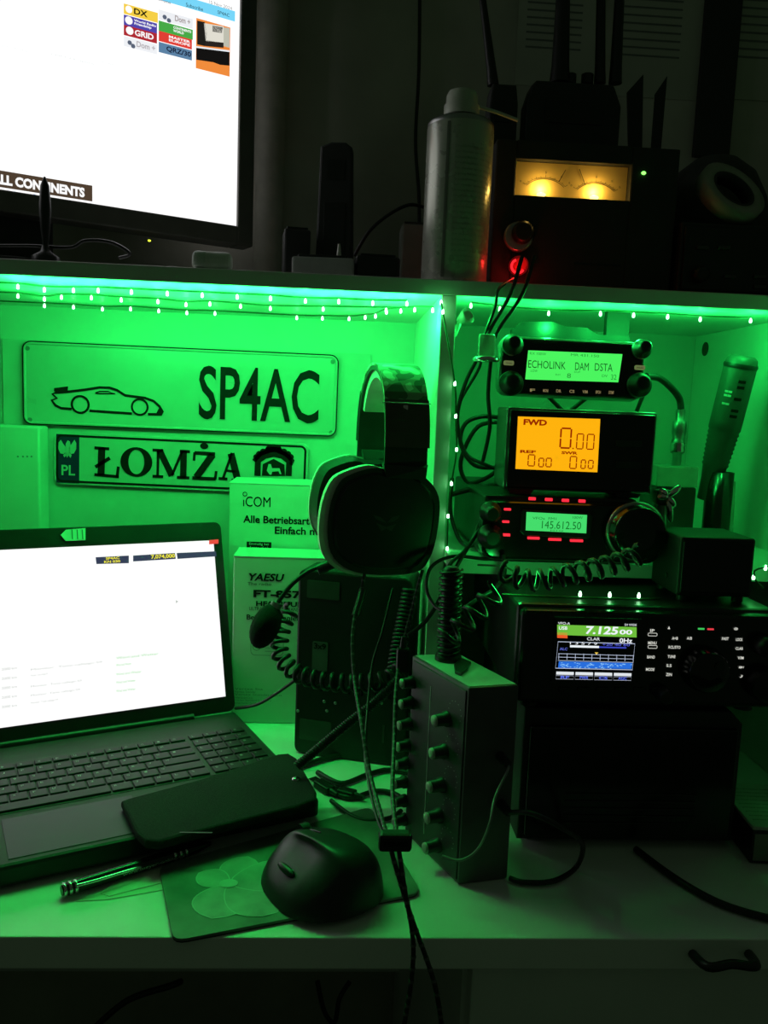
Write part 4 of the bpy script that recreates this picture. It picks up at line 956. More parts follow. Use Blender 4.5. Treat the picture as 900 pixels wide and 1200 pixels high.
for y in (520, 545): mb = MB(); t.pbox(mb, 722, y-4, 752, y+4, -.0012, .0005, .0005); t.part('button', mb, M_matte, fp)

# detached control head with green display
Yi = 1.0
xa = atY(586, 428, Yi).x; xb = atY(757, 432, Yi).x
zi = atY(670, 464, Yi).z
t = Thing('control_head', 'mobile radio control head reading ECHOLINK DAM DSTA below the shelf', 'radio', ((xa+xb)/2, Yi, zi), -2, -8, roll=.6); w2 = (xb-xa)/2
h = t.L(670, 396).z
t.part('body', MB().prism(rounded(-w2, w2, 0, h, .012), .004, .028, .003), M_brushed)
fp = t.part('front_panel', MB().prism(rounded(-w2+.002, w2-.002, .001, h-.003, .012), 0, .008, .003), M_gloss)
mb = MB().add([t.L(x, y, -.0008) for x, y in ((619, 410.5), (729.5, 415), (724.5, 448), (615.5, 444.5))], [[0, 1, 2, 3]])
dsp = t.part('display', mb, emis('bright_green_lcd', 75, 245, 95, 1.0))
SEGK = mat('lcd_dark', (.01, .06, .02), .5, emit=rgb(20, 90, 30), es=.8)
mb = MB(); t.ptext(mb, 'ECHOLINK', 619, 423, 663, 432, -.0013, .0); t.ptext(mb, 'DAM', 674, 425, 690, 434, -.0013); t.ptext(mb, 'DSTA', 697, 426, 718, 435, -.0013)
t.part('display_text', mb, SEGK, dsp)
mb = MB(); t.ptext(mb, 'RX 100W', 621, 413, 640, 416, -.0013); t.ptext(mb, 'MR 431.150', 669, 415, 702, 418, -.0013); t.ptext(mb, 'LOW', 622, 433, 630, 436, -.0013); t.ptext(mb, 'BUSY', 651, 438, 657, 440, -.0013); t.ptext(mb, '8', 664.5, 437.5, 669, 443, -.0013); t.ptext(mb, 'DV', 705.5, 439, 712, 442, -.0013); t.ptext(mb, '32', 716, 439, 722.5, 445, -.0013); t.ptext(mb, 'DUP', 673, 435, 680, 437, -.0013)
t.part('display_small_text', mb, mat('lcd_mid', (.01, .1, .03), .5, emit=rgb(30, 140, 50), es=.8), dsp)
for x, y, r, big in ((600, 405, .0125, 0), (598, 450, .0145, 1), (751, 410, .0115, 0), (748, 452, .0145, 1)):
    c = t.L(x, y); kn = t.part('knob', MB().lathe((c.x, 0, c.z), (0, -1, 0), [(r, 0), (r, .007), (r*.72, .009), (r*.66, .019), (r*.5, .021), (.0008, .0212)], 24), M_rubber)
    t.part('knob_ring', MB().lathe((c.x, -.0012, c.z), (0, -1, 0), [(r*1.04, 0), (r*1.06, .003), (r*.9, .0062)], 24), M_brushed, kn)
for x, y in ((596, 425.5), (749.5, 431)):
    a, b_, c, d = t.rect(x-6, y-2.6, x+6, y+2.6); mb = MB().prism(rounded(a, b_, c, d, .0016), -.002, .001); ky = t.part('side_key', mb, mat('backlit_key', (.3, .32, .25), .4, emit=rgb(120, 130, 80), es=.6)); mb = MB(); t.ptext(mb, 'MAIN', x-3, y-1, x+4, y+1.2, -.0024); t.part('key_lettering', mb, M_ink, ky)
for k, s in enumerate(('F', 'MONI', 'DR', 'CS', 'V/M', 'SPCH', 'DTMF')):
    x = 624+k*15.4; y = 457.5+k*.45; mb = MB(); t.ptext(mb, s, x-3, y-2, x+3, y+1.6, -.001, .03); t.part('key_lettering', mb, mat('warm_legend', (.4, .36, .25), .5, emit=rgb(150, 130, 90), es=.7), fp)
# bracket: post up to the shelf, arm, feet
t2 = Thing('mounting_bracket', 'black bracket holding the control head from the shelf above', 'bracket', (atY(724, 380, 1.066).x, 1.066, zi))
za = ZS0-zi-.0006
x0 = t2.L(711, 380).x; x1 = t2.L(738, 380).x
t2.part('post', MB().box(x0, x1, 0, .012, .03, za, .001), M_matte)
P = [t2.xz(x, y, -.012) for x, y in ((600, 386), (612, 377), (648, 377), (660, 382), (688, 384), (700, 392), (738, 394), (738, 402), (600, 402))]
t2.part('plate', MB().prism(P, -.012, 0), M_matte)
for a, b_ in (((640, 462), (660, 482)), ((690, 464), (668, 482)), ((754, 462), (746, 482))):
    p = t2.L(*a, -.018); q = t2.L(*b_, -.018); t2.part('strut', MB().tube([p, q], .0028, 8), M_matte)
# coax plug and its lead
cable('coax_lead', 'black coax lead arching from control head down to metal plug', [(757, 441, 1.03), (772, 443, 1.05), (786, 454, 1.07), (796, 467, 1.08), (798, 480, 1.08)], .0045)
p = atY(798, 480, 1.08)
t = Thing('coax_plug', 'metal coax plug standing on the clear box', 'plug', (p.x, 1.08, atY(796, 545, 1.08).z))
hp = p.z-t.o.location.z
t.part('sleeve', MB().lathe((0, 0, 0), (0, 0, 1), [(.006, 0), (.006, hp*.2), (.009, hp*.22), (.009, hp*.45), (.0075, hp*.47), (.0095, hp*.6), (.0095, hp*.78), (.006, hp*.82), (.006, hp)], 18), M_brushed); t.part('knurl', MB().lathe((0, 0, hp*.24), (0, 0, 1), [(.0096, 0), (.0102, .003), (.0096, .006), (.0102, .009), (.0096, .012)], 18), M_chrome)
zc_ = t.o.location.z
x0 = atY(770, 560, 1.06).x; x1 = atY(818, 560, 1.06).x
t = Thing('clear_storage_box', 'translucent plastic box behind the watt meter', 'box', ((x0+x1)/2, 1.06, zm+.0006)); w2 = (x1-x0)/2
hb = zc_-zm-.0012
t.part('tub', MB().box(-w2, w2, 0, .06, 0, hb*.75, .003), M_dkmetal); t.part('lid', MB().box(-w2*1.02, w2*1.02, -.001, .061, hb*.75, hb, .002), M_clear)
# ribbed tool handle in a holder
a = atY(845, 560, 1.08)
t = Thing('tool_holder', 'black upright holder cup behind the cube loudspeaker', 'holder', (atY(841, 590, 1.08).x, 1.08, zm+.0006)); hh = t.L(841, 553).z
r_ = t.L(857, 580).x
t.part('cup', MB().lathe((0, 0, 0), (0, 0, 1), [(r_, 0), (r_, hh), (r_*.88, hh), (r_*.88, .004), (.001, .004)], 24), M_gloss); t.part('base_flange', MB().lathe((0, 0, 0), (0, 0, 1), [(r_*1.3, 0), (r_*1.3, .003), (r_*1.01, .005)], 24), M_black)
pb = atY(834, 560, 1.085); pt = atY(871, 417, 1.06); axv = (pt-pb); Lh_ = axv.length
t = Thing('hand_tool', 'long dark grip handle with lettering leaning in the holder cup', 'tool', pb)
rh = .0205
prof = [(.012, -.03), (.0135, 0), (.015, .012)]
for k in range(9): prof += [(.0155+.0004*k, .016+k*.006), (.0172+.0004*k, .019+k*.006)]
prof += [(rh, .078), (rh, Lh_-.012), (rh*.93, Lh_-.004), (rh*.7, Lh_), (.0005, Lh_+.0005)]
t.part('grip', MB().lathe((0, 0, 0), axv, prof, 26), mat('grip_rubber', (.06, .065, .06), .5))
t.part('end_cap', MB().lathe(axv.normalized()*(Lh_-.016), axv, [(rh+.0003, 0), (rh+.001, .003), (rh+.0003, .006)], 26), M_rubber)
axn = axv.normalized(); sd = Vector((1, 0, 0)); sd = (sd-axn*sd.dot(axn)).normalized(); ou = sd.cross(axn); ou = ou if ou.y < 0 else -ou
for s, s0, s1, a0, m_ in (('|| | ||', .085, Lh_-.03, -.35, M_ink), ('| ||', .10, Lh_-.045, -1.0, M_legend)):
    vs, fs = text_mesh(s, .03); mb = MB(); out = []
    for a, b_ in vs:
        an = a0+b_*.45; out.append(axn*(s0+(1-0)*a*(s1-s0))+(ou*math.cos(an)+sd*math.sin(an))*(rh+.0005))
    mb.add(out, fs); t.part('lettering', mb, m_)
P = [atY(x, y, 1.10) for x, y in ((856, 560), (867, 565), (866, 612), (852, 612))]
single('clear_card', MB().prism([(p.x, p.z) for p in P[:2]]+[(P[2].x, zm+.0008), (P[3].x, zm+.0008)], 1.112, 1.115), M_clear, 'translucent card standing right of the holder cup', 'card')
# little box at the right frame edge on the desk
p = atZ(880, 1013, .0005); zt_ = atY(880, 970, p.y).z
t = Thing('leaflet_box', 'small printed box with dark sides at the right edge of the desk', 'box', (p.x+.035, p.y, .0005), -4)
t.part('carton_body', MB().box(-.035, .035, 0, .10, 0, zt_-.004, .001), M_black); t.part('lid', MB().box(-.036, .036, -.001, .101, zt_-.004, zt_, .001), mat('printed_lid', (.42, .44, .40), .7))
t.part('front_label', MB().box(-.033, .035, -.0016, .0002, .004, zt_-.008), mat('side_label', (.20, .22, .18), .7))
mb = MB()
for k in range(9): mb.text('printed instruction leaflet text', -.03, .03, .012+k*.009, .016+k*.009, zt_+.0004, plane='z')
t.part('lid_print', mb, M_ink)

# ================================================================== black radio standing on end
a = atZ(344, 882, .0005); b_ = atZ(474, 900, .0005)
yw = math.degrees(math.atan2(b_.y-a.y, b_.x-a.x))
t = Thing('upright_radio', 'black radio unit standing on its end under the headset', 'radio', (a.x, a.y, .0005), yw); WR = (b_-a).length
HR = t.L(352, 667).z
BR_C = t
bd = t.part('casing', MB().prism(rounded(0, WR, 0, HR, .010), 0, .06, .003), mat('dark_case', (.009, .0095, .009), .5))
LABM = mat('worn_label', (.05, .06, .05), .5)
for nm, px in (('type_label', (360, 681, 398, 702)), ('serial_sticker', (366, 752, 384, 786)), ('rating_label', (351, 844, 388, 868))):
    A_, B_, C_, D_ = t.rect(*px); t.part(nm, MB().prism(rounded(A_, B_, C_, D_, .002), -.0008, .001), LABM if nm != 'serial_sticker' else mat('pale_label', (.10, .11, .10), .5), bd)
mb = MB(); t.ptext(mb, '3x9', 368, 754, 382, 761, -.0012, .03); t.part('label_mark', mb, M_ink, bd)
for x, y in ((380, 822), (393, 824), (383, 833), (349, 833), (447, 824), (402, 848)):
    c = t.L(x, y); t.part('screw', MB().lathe((c.x, 0, c.z), (0, -1, 0), [(.0022, 0), (.002, .0008), (.0005, .0011)], 10), M_brushed)
for k in range(6): x = .035+k*.018; t.part('cooling_slot', MB().box(x, x+.003, -.0006, .0006, HR*.36, HR*.44), M_gloss)
a2 = t.L(448, 860); t.part('small_tag', MB().box(a2.x, a2.x+.003, -.001, .001, a2.z-.012, a2.z+.012), LABM)

# ================================================================== headset
c1 = atY(450, 612, .935); c2 = atY(424, 606, 1.07)
wv = (c2-c1); wv.z = 0; wl = wv.length; wn = wv.normalized(); nv = Vector((-wn.y, wn.x, 0)); nv = nv if nv.x > 0 else -nv
t = Thing('headset', 'black gaming headset with camouflage headband and boom microphone', 'headset', (c1.x, c1.y, 0))
t.M = Matrix.Translation(Vector((c1.x, c1.y, 0))); t.I = t.M.inverted(); t.R3 = t.I.to_3x3()
# cup outline in the plane facing out of the cup (u along nv, z up)
def cupframe(c): return t.W(c)
def loc_on(px, py, c, n):                      # ray against plane through c with normal n, in thing coordinates
    r = ray(px, py); k = (c-CAM).dot(n)/r.dot(n); return t.W(CAM+r*k)
n1 = -wn
OUT = [(398, 566), (412, 556), (440, 548), (462, 553), (487, 553), (505, 566), (514, 582), (515, 604), (509, 640), (499, 662), (486, 671), (456, 674), (424, 672), (402, 664), (388, 648), (384, 622), (388, 590)]
out1 = [loc_on(x, y, c1, n1) for x, y in OUT]
out1 = smooth_path([out1[-1]]+out1+[out1[0], out1[1]], 3)[3:-4]
def extr(poly, d0, d1, s0=1.0, s1=1.0):
    cen = sum(poly, Vector())/len(poly); A = [cen+(p-cen)*s0+wn*d0 for p in poly]; B = [cen+(p-cen)*s1+wn*d1 for p in poly]; n = len(poly)
    return MB().add(A+B, [list(range(n))[::-1], list(range(n, 2*n))]+[[k, (k+1) % n, n+(k+1) % n, n+k] for k in range(n)])
cup = t.part('ear_cup', extr(out1, 0, .018), M_matte)
t.part('face_plate', extr(out1, -.003, .001, .86, .92), M_black, cup)
t.part('rim_band', extr([p-nv*.007 for p in out1], .003, .018, 1.04, 1.04), M_lime, cup, 'pale grey-green rim band')
t.part('ear_cushion', extr(out1, .018, .045, 1.02, .95), M_rubber, cup)
# emblem on the face plate: simple angular mark
cen = sum(out1, Vector())/len(out1)
def onf(px, py): return loc_on(px, py, c1, n1)+n1*.0036
mb = MB(); mb.poly([onf(*p) for p in ((436, 602), (446, 606), (452, 612), (447, 611), (440, 608))]); mb.poly([onf(*p) for p in ((468, 603), (458, 606), (453, 612), (459, 611), (465, 608))]); mb.poly([onf(*p) for p in ((440, 612), (452, 617), (464, 613), (458, 622), (452, 619), (446, 622))])
t.part('emblem', mb, mat('emblem_grey', (.05, .055, .05), .4), cup)
sh = t.W(c2)-t.W(c1)
sh.z = .008
cn = sum(out1, Vector())/len(out1)
out2 = [cn+(p-cn)*.93+sh-nv*.008 for p in out1]
cup2 = t.part('ear_cup', extr(out2, -.006, .012), M_matte); t.part('ear_cushion', extr(out2, -.034, -.006, .93, 1.0), M_rubber, cup2); t.part('rim_band', extr(out2, -.002, .007, 1.03, 1.03), M_lime, cup2)
# headband: ribbon swept over the top
ztop_ = atY(472, 434, 1.0).z
q1 = t.W(atY(474, 556, .947)); q2 = t.W(atY(440, 556, 1.08)); zc1 = q1.z
band = []
NB = 28
for k in range(NB+1):
    a = PI*k/NB; s = (1-math.cos(a))/2; f = math.sin(a)**.62
    p = q1.lerp(q2, s); p.z = zc1+(ztop_-zc1)*f; band.append(p+wn*(-.012*math.cos(a)*f*0))
def ribbon(pts, wd, th, i0, i1, off=0.0):
    vs = []; P = pts[i0:i1+1]
    for i, p in enumerate(P):
        j = i0+i; tg = (pts[min(NB, j+1)]-pts[max(0, j-1)]).normalized(); nn = nv.cross(tg).normalized()
        if nn.dot(p-(q1+q2)/2) < 0 and nn.z < 0: nn = -nn
        cc = (q1+q2)/2; cc = Vector((cc.x, cc.y, zc1)); nn = nn if nn.dot(p-cc) > 0 else -nn
        for su, so in ((-1, off), (1, off), (1, off+th), (-1, off+th)): vs.append(p+nv*(su*wd/2)+nn*so)
    m = len(P); fs = [[i*4+k, i*4+(k+1) % 4, (i+1)*4+(k+1) % 4, (i+1)*4+k] for i in range(m-1) for k in range(4)]; fs += [[0, 1, 2, 3], [(m-1)*4+k for k in (3, 2, 1, 0)]]
    return MB().add(vs, fs)
CAMO = bpy.data.materials.new('camouflage_cloth'); CAMO.use_nodes = True; nt = CAMO.node_tree; bs = nt.nodes['Principled BSDF']; bs.inputs['Roughness'].default_value = .85
nz = nt.nodes.new('ShaderNodeTexNoise'); nz.inputs['Scale'].default_value = 48; nz.inputs['Detail'].default_value = 1.5; tc = nt.nodes.new('ShaderNodeTexCoord'); nt.links.new(tc.outputs['Object'], nz.inputs['Vector'])
cr_ = nt.nodes.new('ShaderNodeValToRGB'); cr_.color_ramp.interpolation = 'CONSTANT'; cr_.color_ramp.elements[0].color = (.06, .07, .05, 1); cr_.color_ramp.elements[1].position = .45; cr_.color_ramp.elements[1].color = (.22, .24, .19, 1); e_ = cr_.color_ramp.elements.new(.56); e_.color = (.50, .52, .46, 1)
nt.links.new(nz.outputs['Fac'], cr_.inputs['Fac']); nt.links.new(cr_.outputs['Color'], bs.inputs['Base Color'])
M_sleeve_lit = mat('sleeve_red_lit', (.07, .055, .045), .35)  # brown tone paints in the red LED's reflection on the front sleeve
t.part('headband', ribbon(band, .050, .005, 0, NB), M_matte)
t.part('camouflage_cover', ribbon(band, .051, .003, 5, NB-6, .0052), CAMO, None, 'camouflage cloth cover')
t.part('head_pad', ribbon(band, .042, .009, 8, NB-4, -.0092), M_lime, None, 'pale inner head pad')
t.part('slider_sleeve', ribbon(band, .052, .005, 1, 5, .0052), M_sleeve_lit); t.part('slider_sleeve', ribbon(band, .052, .005, NB-6, NB-1, .0052), M_dkmetal)
p = band[5]; t.part('size_button', MB().box(p.x-.003, p.x+.003, p.y-.0135, p.y-.009, p.z-.014, p.z-.002, .001), M_chrome)
mb = MB(); mb.tube([band[5]+nv*s*.0285-wn*.011 for s in (-1, -.3, .3, 1)], .0009, 6); t.part('sleeve_trim', mb, M_chrome)
# yoke joining band and cup
yk = [onf(452, 560)+wn*.006, onf(450, 548)+wn*.006, q1-nv*.026+Vector((0, 0, .012)), q1+nv*.026+Vector((0, 0, .012)), onf(500, 548)+wn*.006, onf(498, 562)+wn*.006]
t.part('yoke', extr(yk, -.006, .006), M_matte); y2 = [p+sh+Vector((0, 0, 0)) for p in yk]; t.part('yoke', extr(y2, -.008, .004), M_matte)
# boom microphone
def bY(px, py, Y): return t.W(atY(px, py, Y))
boom = smooth_path([bY(424, 655, .96), bY(405, 657, .955), bY(388, 660, .95), bY(365, 668, .945), bY(345, 682, .94), bY(332, 697, .935), bY(322, 712, .93)], 5)
t.part('boom_arm', MB().tube(boom, .0028, 8), M_rubber); t.part('boom_joint', MB().tube([bY(372, 668, .947), bY(392, 659, .95), bY(402, 657, .954)], .0065, 10), M_dkmetal)
m0 = bY(320, 714, .93); m1 = bY(304, 750, .925); dr = (m1-m0).normalized(); mc = m0.lerp(m1, .55)
rt = dr.to_track_quat('Z', 'Y').to_matrix()
mic = t.part('microphone_foam', MB().ell(mc, .0165, .0165, .027, 18, rt), M_foam, None, 'black foam windscreen')
t.part('microphone_collar', MB().cyl(bY(325, 706, .931), bY(317, 724, .928), .0062, .007, 14), M_brushed)

# ================================================================== cables and coils
def coil(name, label, pts, R, turns, r, m=None, group=None, sides=7):
    P = smooth_path([Vector(p) if isinstance(p, Vector) else atY(*p) for p in pts], 8)
    return single(name, MB().tube(helix(P, R, turns, 11), r, sides), m or M_rubber, label, 'cable', group)
coil('coiled_cord', 'thick black coiled cord looping below the boom microphone', [(343, 712, 1.02), (331, 735, 1.005), (328, 765, .99), (345, 787, .975), (380, 798, .955), (420, 801, .94), (452, 797, .93), (470, 785, .935)], .0095, 19, .0027)
coil('coiled_cord', 'tight coiled cord hanging behind the headset beside the divider', [(481, 690, .99), (473, 730, .985), (466, 765, .975), (462, 795, .965)], .0085, 22, .0022)
coil('coiled_cord', 'fine coiled lead slanting from the upright radio to the desk', [(472, 790, .92), (440, 822, .92), (405, 850, .915), (372, 878, .91), (348, 898, .90)], .0042, 55, .0016)
def beaded(label, pts, r=.0021):
    P = smooth_path([atY(*p) for p in pts], 7)
    b0 = P[-1]; t = Thing('braided_cord', label, 'cable', b0, group='braided headset leads')
    t.part('cord', MB().tube([t.W(p) for p in P], r, 7), M_rubber)
    mb = MB(); L_ = 0
    for i in range(1, len(P)):
        L_ += (P[i]-P[i-1]).length
        if L_ > .007:
            L_ = 0; q = t.W(P[i]); d = (P[i]-P[i-1]).normalized()*.0012; mb.tube([q-d, q+d], r*1.12, 6)
    t.part('braid_flecks', mb, mat('braid_fleck', (.12, .12, .12), .6), None, None, 'stuff'); return t
bt = beaded('braided headset lead falling left of the mixer to below the desk', [(427, 673, .93), (424, 690, .92), (416, 722, .90), (413, 755, .88), (416, 800, .85), (424, 850, .80), (433, 905, .76), (445, 950, .71), (455, 985, .66), (468, 1030, .645), (482, 1075, .64), (502, 1130, .635), (512, 1165, .63), (520, 1220, .63)])
bt.part('inline_remote', MB().tube([bt.W(atY(426, 691, .92)), bt.W(atY(417, 722, .902))], .0048, 10), M_dkmetal)
beaded('second braided lead dropping beside the mixer knobs', [(495, 668, .95), (483, 715, .93), (470, 765, .88), (464, 810, .83), (462, 870, .78), (460, 930, .72), (466, 985, .662), (474, 1040, .642), (484, 1100, .637), (482, 1150, .635), (472, 1210, .63)])
cable('thin_lead', 'thin black lead hanging down behind the headset leads', [(460, 690, .98), (448, 740, .95), (436, 780, .93), (430, 840, .88), (428, 890, .83), (438, 945, .76), (450, 980, .70)], .0014)
c = atY(463, 985, .653)
t = Thing('cable_clip', 'black clip holding the two braided leads together', 'clip', (c.x, .653, c.z))
t.part('clip_body', MB().box(-.014, .014, -.006, .006, -.008, .008, .003), M_black); t.part('clip_slot', MB().box(-.010, .010, -.0068, -.0055, -.0015, .0015), M_gloss)
c = atY(471, 790, .86)
t = Thing('lead_splitter', 'small black splitter block on the lead above the mixer knobs', 'splitter', (atY(472, 772, .862).x, .862, atY(472, 788, .862).z))
t.part('block', MB().box(-.007, .007, -.006, .006, 0, .028, .003), M_black); t.part('strain_relief', MB().cyl((0, 0, .028), (0, 0, .04), .004, .0025, 10), M_rubber)
# leads on the desk between laptop and mixer
cable('power_lead', 'black lead rising from the laptop towards the upright radio', [(276, 830, 1.125), (300, 826, 1.09), (322, 814, 1.075), (346, 797, 1.065)], .0022)
cable('usb_lead', 'black usb lead lying from the laptop corner under the mixer', [(372, 905, None), (400, 918, None), (430, 908, None), (455, 902, None), (480, 906, None)], .0032)
cable('usb_lead', 'second usb lead curling along the desk beside the pouch', [(385, 925, None), (410, 935, None), (440, 927, None), (462, 930, None), (475, 940, None)], .0030)
cable('usb_lead', 'usb lead passing below the mixer beside the mouse pad corner', [(388, 938, None), (410, 955, None), (432, 962, None), (458, 958, None), (470, 950, None)], .0026)
cable('audio_lead', 'flat black lead behind the laptop corner on the desk', [(352, 898, None), (385, 888, None), (420, 884, None), (455, 893, None)], .0036)
def usb_plug(label, pa, pb):
    A_ = atZ(*pa, .006); B_ = atZ(*pb, .006); d = B_-A_
    t = Thing('usb_plug', label, 'plug', (A_.x, A_.y, .0006), math.degrees(math.atan2(d.y, d.x)), group='usb plugs'); L_ = d.length
    t.part('housing', MB().box(0, L_, -.007, .007, 0, .009, .002), M_rubber); t.part('contact_shell', MB().box(-.012, 0, -.006, .006, .002, .0065, .0005), M_chrome)
    t.part('strain_relief', MB().cyl((L_, 0, .0045), (L_+.012, 0, .0045), .004, .0025, 10), M_rubber)
usb_plug('black usb plug beside the corner of the felt pouch', (372, 916), (388, 926)); usb_plug('black usb plug further from the pouch near the mouse', (397, 926), (416, 931))
# cables right of the divider, behind the radios
loops = [
 ('black cable looping high beside the divider into the right bay', [(612, 300, 1.0), (598, 345, .988), (575, 385, 1.0), (562, 415, 1.01), (545, 450, 1.02), (536, 490, 1.03), (545, 530, 1.03), (570, 545, 1.02), (590, 552, 1.03)], .0024),
 ('black cable dropping from the shelf edge through the clear sleeve', [(626, 300, 1.0), (612, 345, .988), (585, 385, 1.0), (577, 410, 1.01), (572, 460, 1.01), (574, 500, 1.0), (566, 540, 1.02)], .0024),
 ('thin wire curving from the red terminal into the right bay', [(606, 325, 1.04), (585, 338, .986), (580, 360, .988), (566, 400, 1.01), (562, 430, 1.03), (540, 470, 1.06), (535, 505, 1.06)], .0020),
 ('cable bundle arch left of the watt meter, upper loop', [(590, 490, 1.05), (565, 488, 1.05), (545, 497, 1.05), (540, 520, 1.05), (556, 545, 1.05), (585, 548, 1.05)], .0028),
 ('cable bundle arch left of the watt meter, lower loop', [(592, 495, 1.06), (560, 500, 1.07), (540, 540, 1.07), (548, 565, 1.07), (570, 560, 1.06), (590, 545, 1.06)], .0028),
 ('black cable sagging across beside the compact transceiver', [(528, 580, 1.05), (545, 575, 1.05), (568, 570, 1.05), (590, 567, 1.05)], .0034),
 ('black cable loop under the divider lights', [(530, 560, 1.02), (528, 600, 1.02), (540, 635, 1.0), (556, 638, .99), (560, 622, .985)], .0024),
 ('shiny thin lead twisting down from the compact transceiver', [(566, 600, .94), (556, 628, .93), (545, 645, .92), (530, 658, .90), (524, 668, .89)], .0022),
 ('black loop hanging below the middle shelf by the divider', [(588, 652, .905), (570, 655, .915), (530, 652, .92), (505, 665, .92), (500, 690, .915), (508, 708, .90), (518, 716, .88)], .0020),
 ('black lead from the mixer up to the compact transceiver', [(590, 650, .89), (591, 672, .885), (580, 690, .87), (560, 702, .86), (545, 712, .855), (532, 718, .855)], .0024),
 ('black lead crossing behind the hand microphone', [(575, 600, .95), (540, 655, .91), (505, 720, .90), (478, 745, .89)], .0024),
]
for lab, pts, r in loops: cable('radio_cable', lab, pts, r, None, 'cables of the radio stack')
coil('coiled_cord', 'loosely coiled microphone cord along the top front of base transceiver', [(590, 668, .81), (604, 676, .80), (622, 680, .795), (645, 678, .79), (670, 672, .79), (700, 666, .795), (730, 658, .80), (752, 648, .805)], .0095, 11, .0025)
coil('coiled_cord', 'wide coiled cord beside the hand microphone above the mixer', [(584, 690, .80), (570, 706, .80), (552, 722, .80), (536, 738, .80), (522, 748, .80)], .011, 4, .0024)
# clear cable sleeve and small spot lamp by the divider
p = atY(572, 412, .985)
t = Thing('cable_sleeve', 'shiny clear sleeve bundling wires left of the control head', 'sleeve', (p.x, .992, atY(572, 418, .992).z)); h = t.L(572, 391).z
t.part('sleeve', MB().box(-.010, .010, 0, .010, 0, h, .003), M_clear); t.part('metal_band', MB().lathe((0, .005, -.006), (0, 0, 1), [(.014, 0), (.016, .002), (.016, .004), (.014, .006)], 20), M_chrome)
p = atY(543, 372, .995)
t = Thing('spot_lamp', 'small white cone lamp on the top right of the divider', 'lamp', (XD1+.001, 1.012, p.z-.02))
t.part('arm', MB().tube(smooth_path([(0, 0, 0), (.003, -.004, .010), (.005, -.006, .018)], 4), .0025, 8), M_cream)
t.part('shade', MB().lathe((.003, -.006, .016), (.5, -.5, .35), [(.003, 0), (.005, .004), (.010, .016), (.0095, .0165), (.004, .006)], 18), mat('lamp_white', (.75, .75, .72), .35))

# ================================================================== mixer standing on end
B0 = atZ(537, 1037, .0005); ztm = atY(551, 806, B0.y).z
A_ = atZ(484, 768, ztm); C_ = atZ(604, 803, ztm); Bt = Vector((B0.x, B0.y, ztm))
va = Vector((A_.x-Bt.x, A_.y-Bt.y)); vc = Vector((C_.x-Bt.x, C_.y-Bt.y))
yaw_m = math.atan2(-va.y, -va.x)
t = Thing('audio_mixer', 'black audio mixer standing on end with rows of knobs beside the mouse', 'mixer', (B0.x, B0.y, .0005), math.degrees(yaw_m)); WM = va.length
cx_ = Vector((math.cos(yaw_m), math.sin(yaw_m))); dv = Vector((-math.sin(yaw_m), math.cos(yaw_m))); skew = vc.dot(cx_); dep = vc.dot(dv)
HM = ztm-.0005
dep = max(.05, dep)
bdy = MB().prism([(-WM, 0), (0, 0), (skew, dep), (skew-WM, dep)], 0, HM, .0015, 'z')
cs = t.part('casing', bdy, mat('mixer_case', (.10, .10, .10), .34, metal=.2))
t.part('lit_top', MB().prism([(-WM+.002, .002), (-.002, .002), (skew-.002, dep-.002), (skew-WM+.002, dep-.002)], HM, HM+.0006, 0, 'z'), mat('mixer_lit_top', (.62, .63, .62), .35))  # pale colour laid over the casing makes the mixer's top look lit
t.part('control_panel', MB().box(-WM+.003, -.003, -.0012, .001, .004, HM-.004, .0005), mat('mixer_panel', (.04, .042, .04), .45))
t.part('panel_line', MB().box(-WM*.62, -WM*.62+.0008, -.0016, -.001, .02, HM-.02), M_legend)
CAPM = mat('knob_cap', (.42, .46, .40), .4)
def mknob(px, py, r, ln):
    c = t.L(px+ln*420, py, 0)
    k_ = t.part('knob', MB().lathe((c.x, 0, c.z), (0, -1, 0), [(r*1.15, 0), (r*1.1, .004), (r*.92, .005), (r*.85, ln), (r*.7, ln+.0008)], 18), M_rubber)
    t.part('knob_cap', MB().lathe((c.x, -ln-.0002, c.z), (0, -1, 0), [(r*.80, 0), (r*.78, .0016), (r*.4, .0024), (.0004, .0025)], 18), CAPM, k_)
    mb = MB().box(c.x-.0008, c.x+.0008, -ln-.0006, -.006, c.z-r*.95, c.z-r*.70); t.part('pointer', mb, CAPM, k_)
    for j in range(7): an = math.radians(-135+45*j+90); mb2 = None
for x, y in ((519, 842), (516, 880), (513, 919), (510, 955), (508, 990)): mknob(x, y, .0070, .015)
for x, y in ((479, 799), (478, 823), (476, 848), (474, 873), (472, 894), (470, 916), (470, 938), (470, 960)): mknob(x, y, .0062, .013)
mb = MB()
for x, y in ((533, 827), (530, 866), (528, 904), (526, 941), (524, 975)):
    for j in range(9): an = PI*(-.15+1.3*j/8); c = t.L(x, y+8, -.0016); mb.disc(c.x+.0112*math.cos(an), c.z+.0112*math.sin(an), .0006, .0006, -.0016, 6)
t.part('scale_dots', mb, M_legend, None, None, 'stuff')
sv = Vector((skew, dep)); sn = Vector((dep, -skew)).normalized()
def side(px, py):                               # point on the right side face, in the mixer's frame
    o = t.I @ CAM; d = t.R3 @ ray(px, py); n3 = Vector((sn.x, sn.y, 0)); k = -(o.dot(n3))/d.dot(n3); return o+d*k
for x, y in ((586, 886), (587, 942)):
    q = side(x, y); t.part('jack_plug', MB().cyl(q, q+Vector((sn.x, sn.y, 0))*.018, .005, .004, 14), M_dkmetal)
qa = t.M @ (side(588, 888)+Vector((sn.x, sn.y, 0))*.016); qb = t.M @ (side(588, 942)+Vector((sn.x, sn.y, 0))*.018)
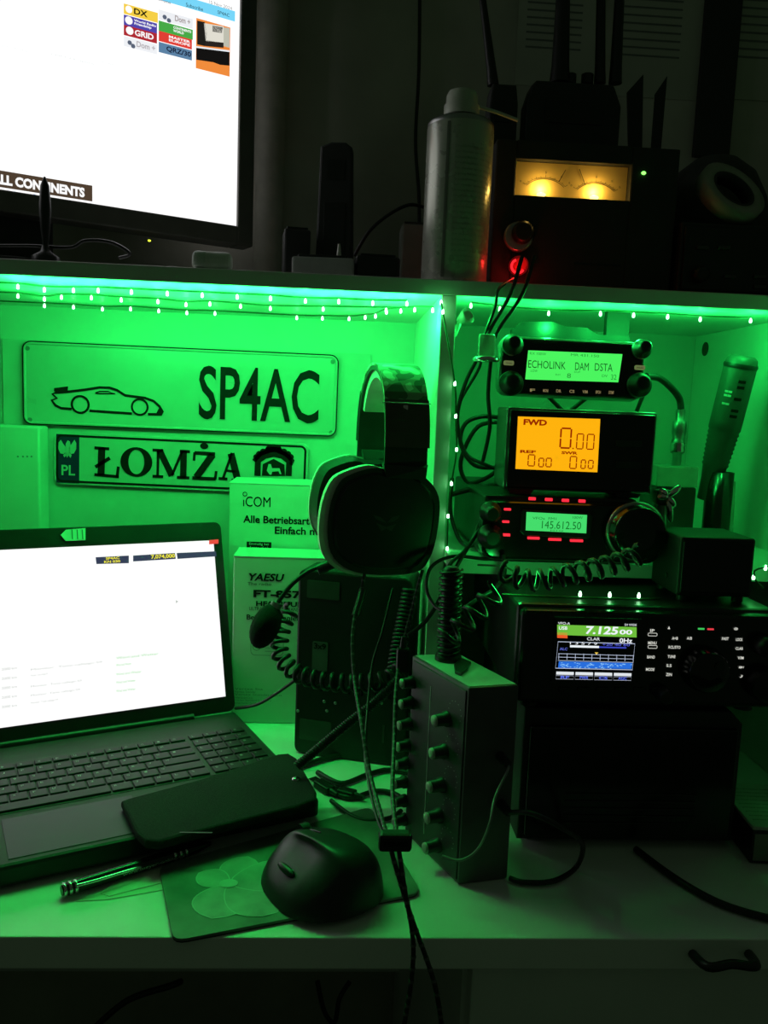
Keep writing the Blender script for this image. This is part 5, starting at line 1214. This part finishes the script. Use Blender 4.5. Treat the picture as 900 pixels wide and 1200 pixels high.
single('patch_lead', MB().tube(smooth_path([qa, atY(594, 905, qa.y-.01), atY(580, 935, qa.y-.03), atY(574, 965, qa.y-.045), atY(560, 995, B0.y-.03), atY(540, 1008, B0.y-.028), atY(518, 1003, B0.y-.02)], 6), .0013, 6), mat('pale_lead', (.22, .22, .22), .5), 'thin pale patch lead looping down the mixer side', 'cable')
single('jack_lead', MB().tube(smooth_path([qb, atY(622, 953, qb.y-.02), atY(655, 968, qb.y-.025), atY(682, 988, .75), atZ(676, 1015, .004), atZ(650, 1032, .004), atZ(615, 1034, .004), atZ(597, 1029, .004)], 6), .0026, 8), M_rubber, 'black jack lead looping from the mixer onto the desk', 'cable')
cable('desk_cable', 'thick black cable curving across the right front of the desk', [(745, 995, None), (775, 1018, None), (810, 1041, None), (850, 1061, None), (905, 1077, None), (960, 1086, None)], .0036)
# spiral hand microphone on the mixer
p = t.M @ t.LZ(527, 774, HM); p = atZ(520, 772, ztm)
t = Thing('hand_microphone', 'black spiral-wrapped microphone grip standing on the mixer', 'microphone', (p.x+.004, p.y-.004, ztm+.0006)); pt = t.L(529, 664); 
t.part('grip', MB().tube([Vector((0, 0, 0)), pt*.5, pt*.96, pt], lambda s: .0095 if s < .95 else .006, 14), M_rubber)
t.part('spiral_wrap', MB().tube(helix([Vector((0, 0, .004)), pt*.33, pt*.66, pt*.97], .0112, 15, 12), .0016, 6), M_black)
t.part('base_disc', MB().lathe((0, 0, 0), (0, 0, 1), [(.014, 0), (.014, .004), (.010, .008)], 18), M_black)
p = Vector(t.o.location)
single('rubber_foot_pad', MB().prism([(q.x, q.y) for q in [atZ(x, y, ztm+.003) for x, y in ((532, 779), (540, 771), (552, 776), (548, 784), (540, 790), (533, 787))]], ztm+.0006, ztm+.004, .001, 'z'), M_rubber, 'small black rubber pad lying on the mixer top', 'pad')
# under the desk
cable('hanging_cable', 'dark cable hanging in a loop under the desk at left', [(110, 1205, .95), (150, 1172, .95), (200, 1155, .95), (212, 1150, .96)], .004)
cable('hanging_cable', 'dark cable loop hanging under the desk near the middle', [(372, 1150, .95), (380, 1185, .95), (392, 1198, .95), (398, 1170, .95), (410, 1150, .96)], .003)
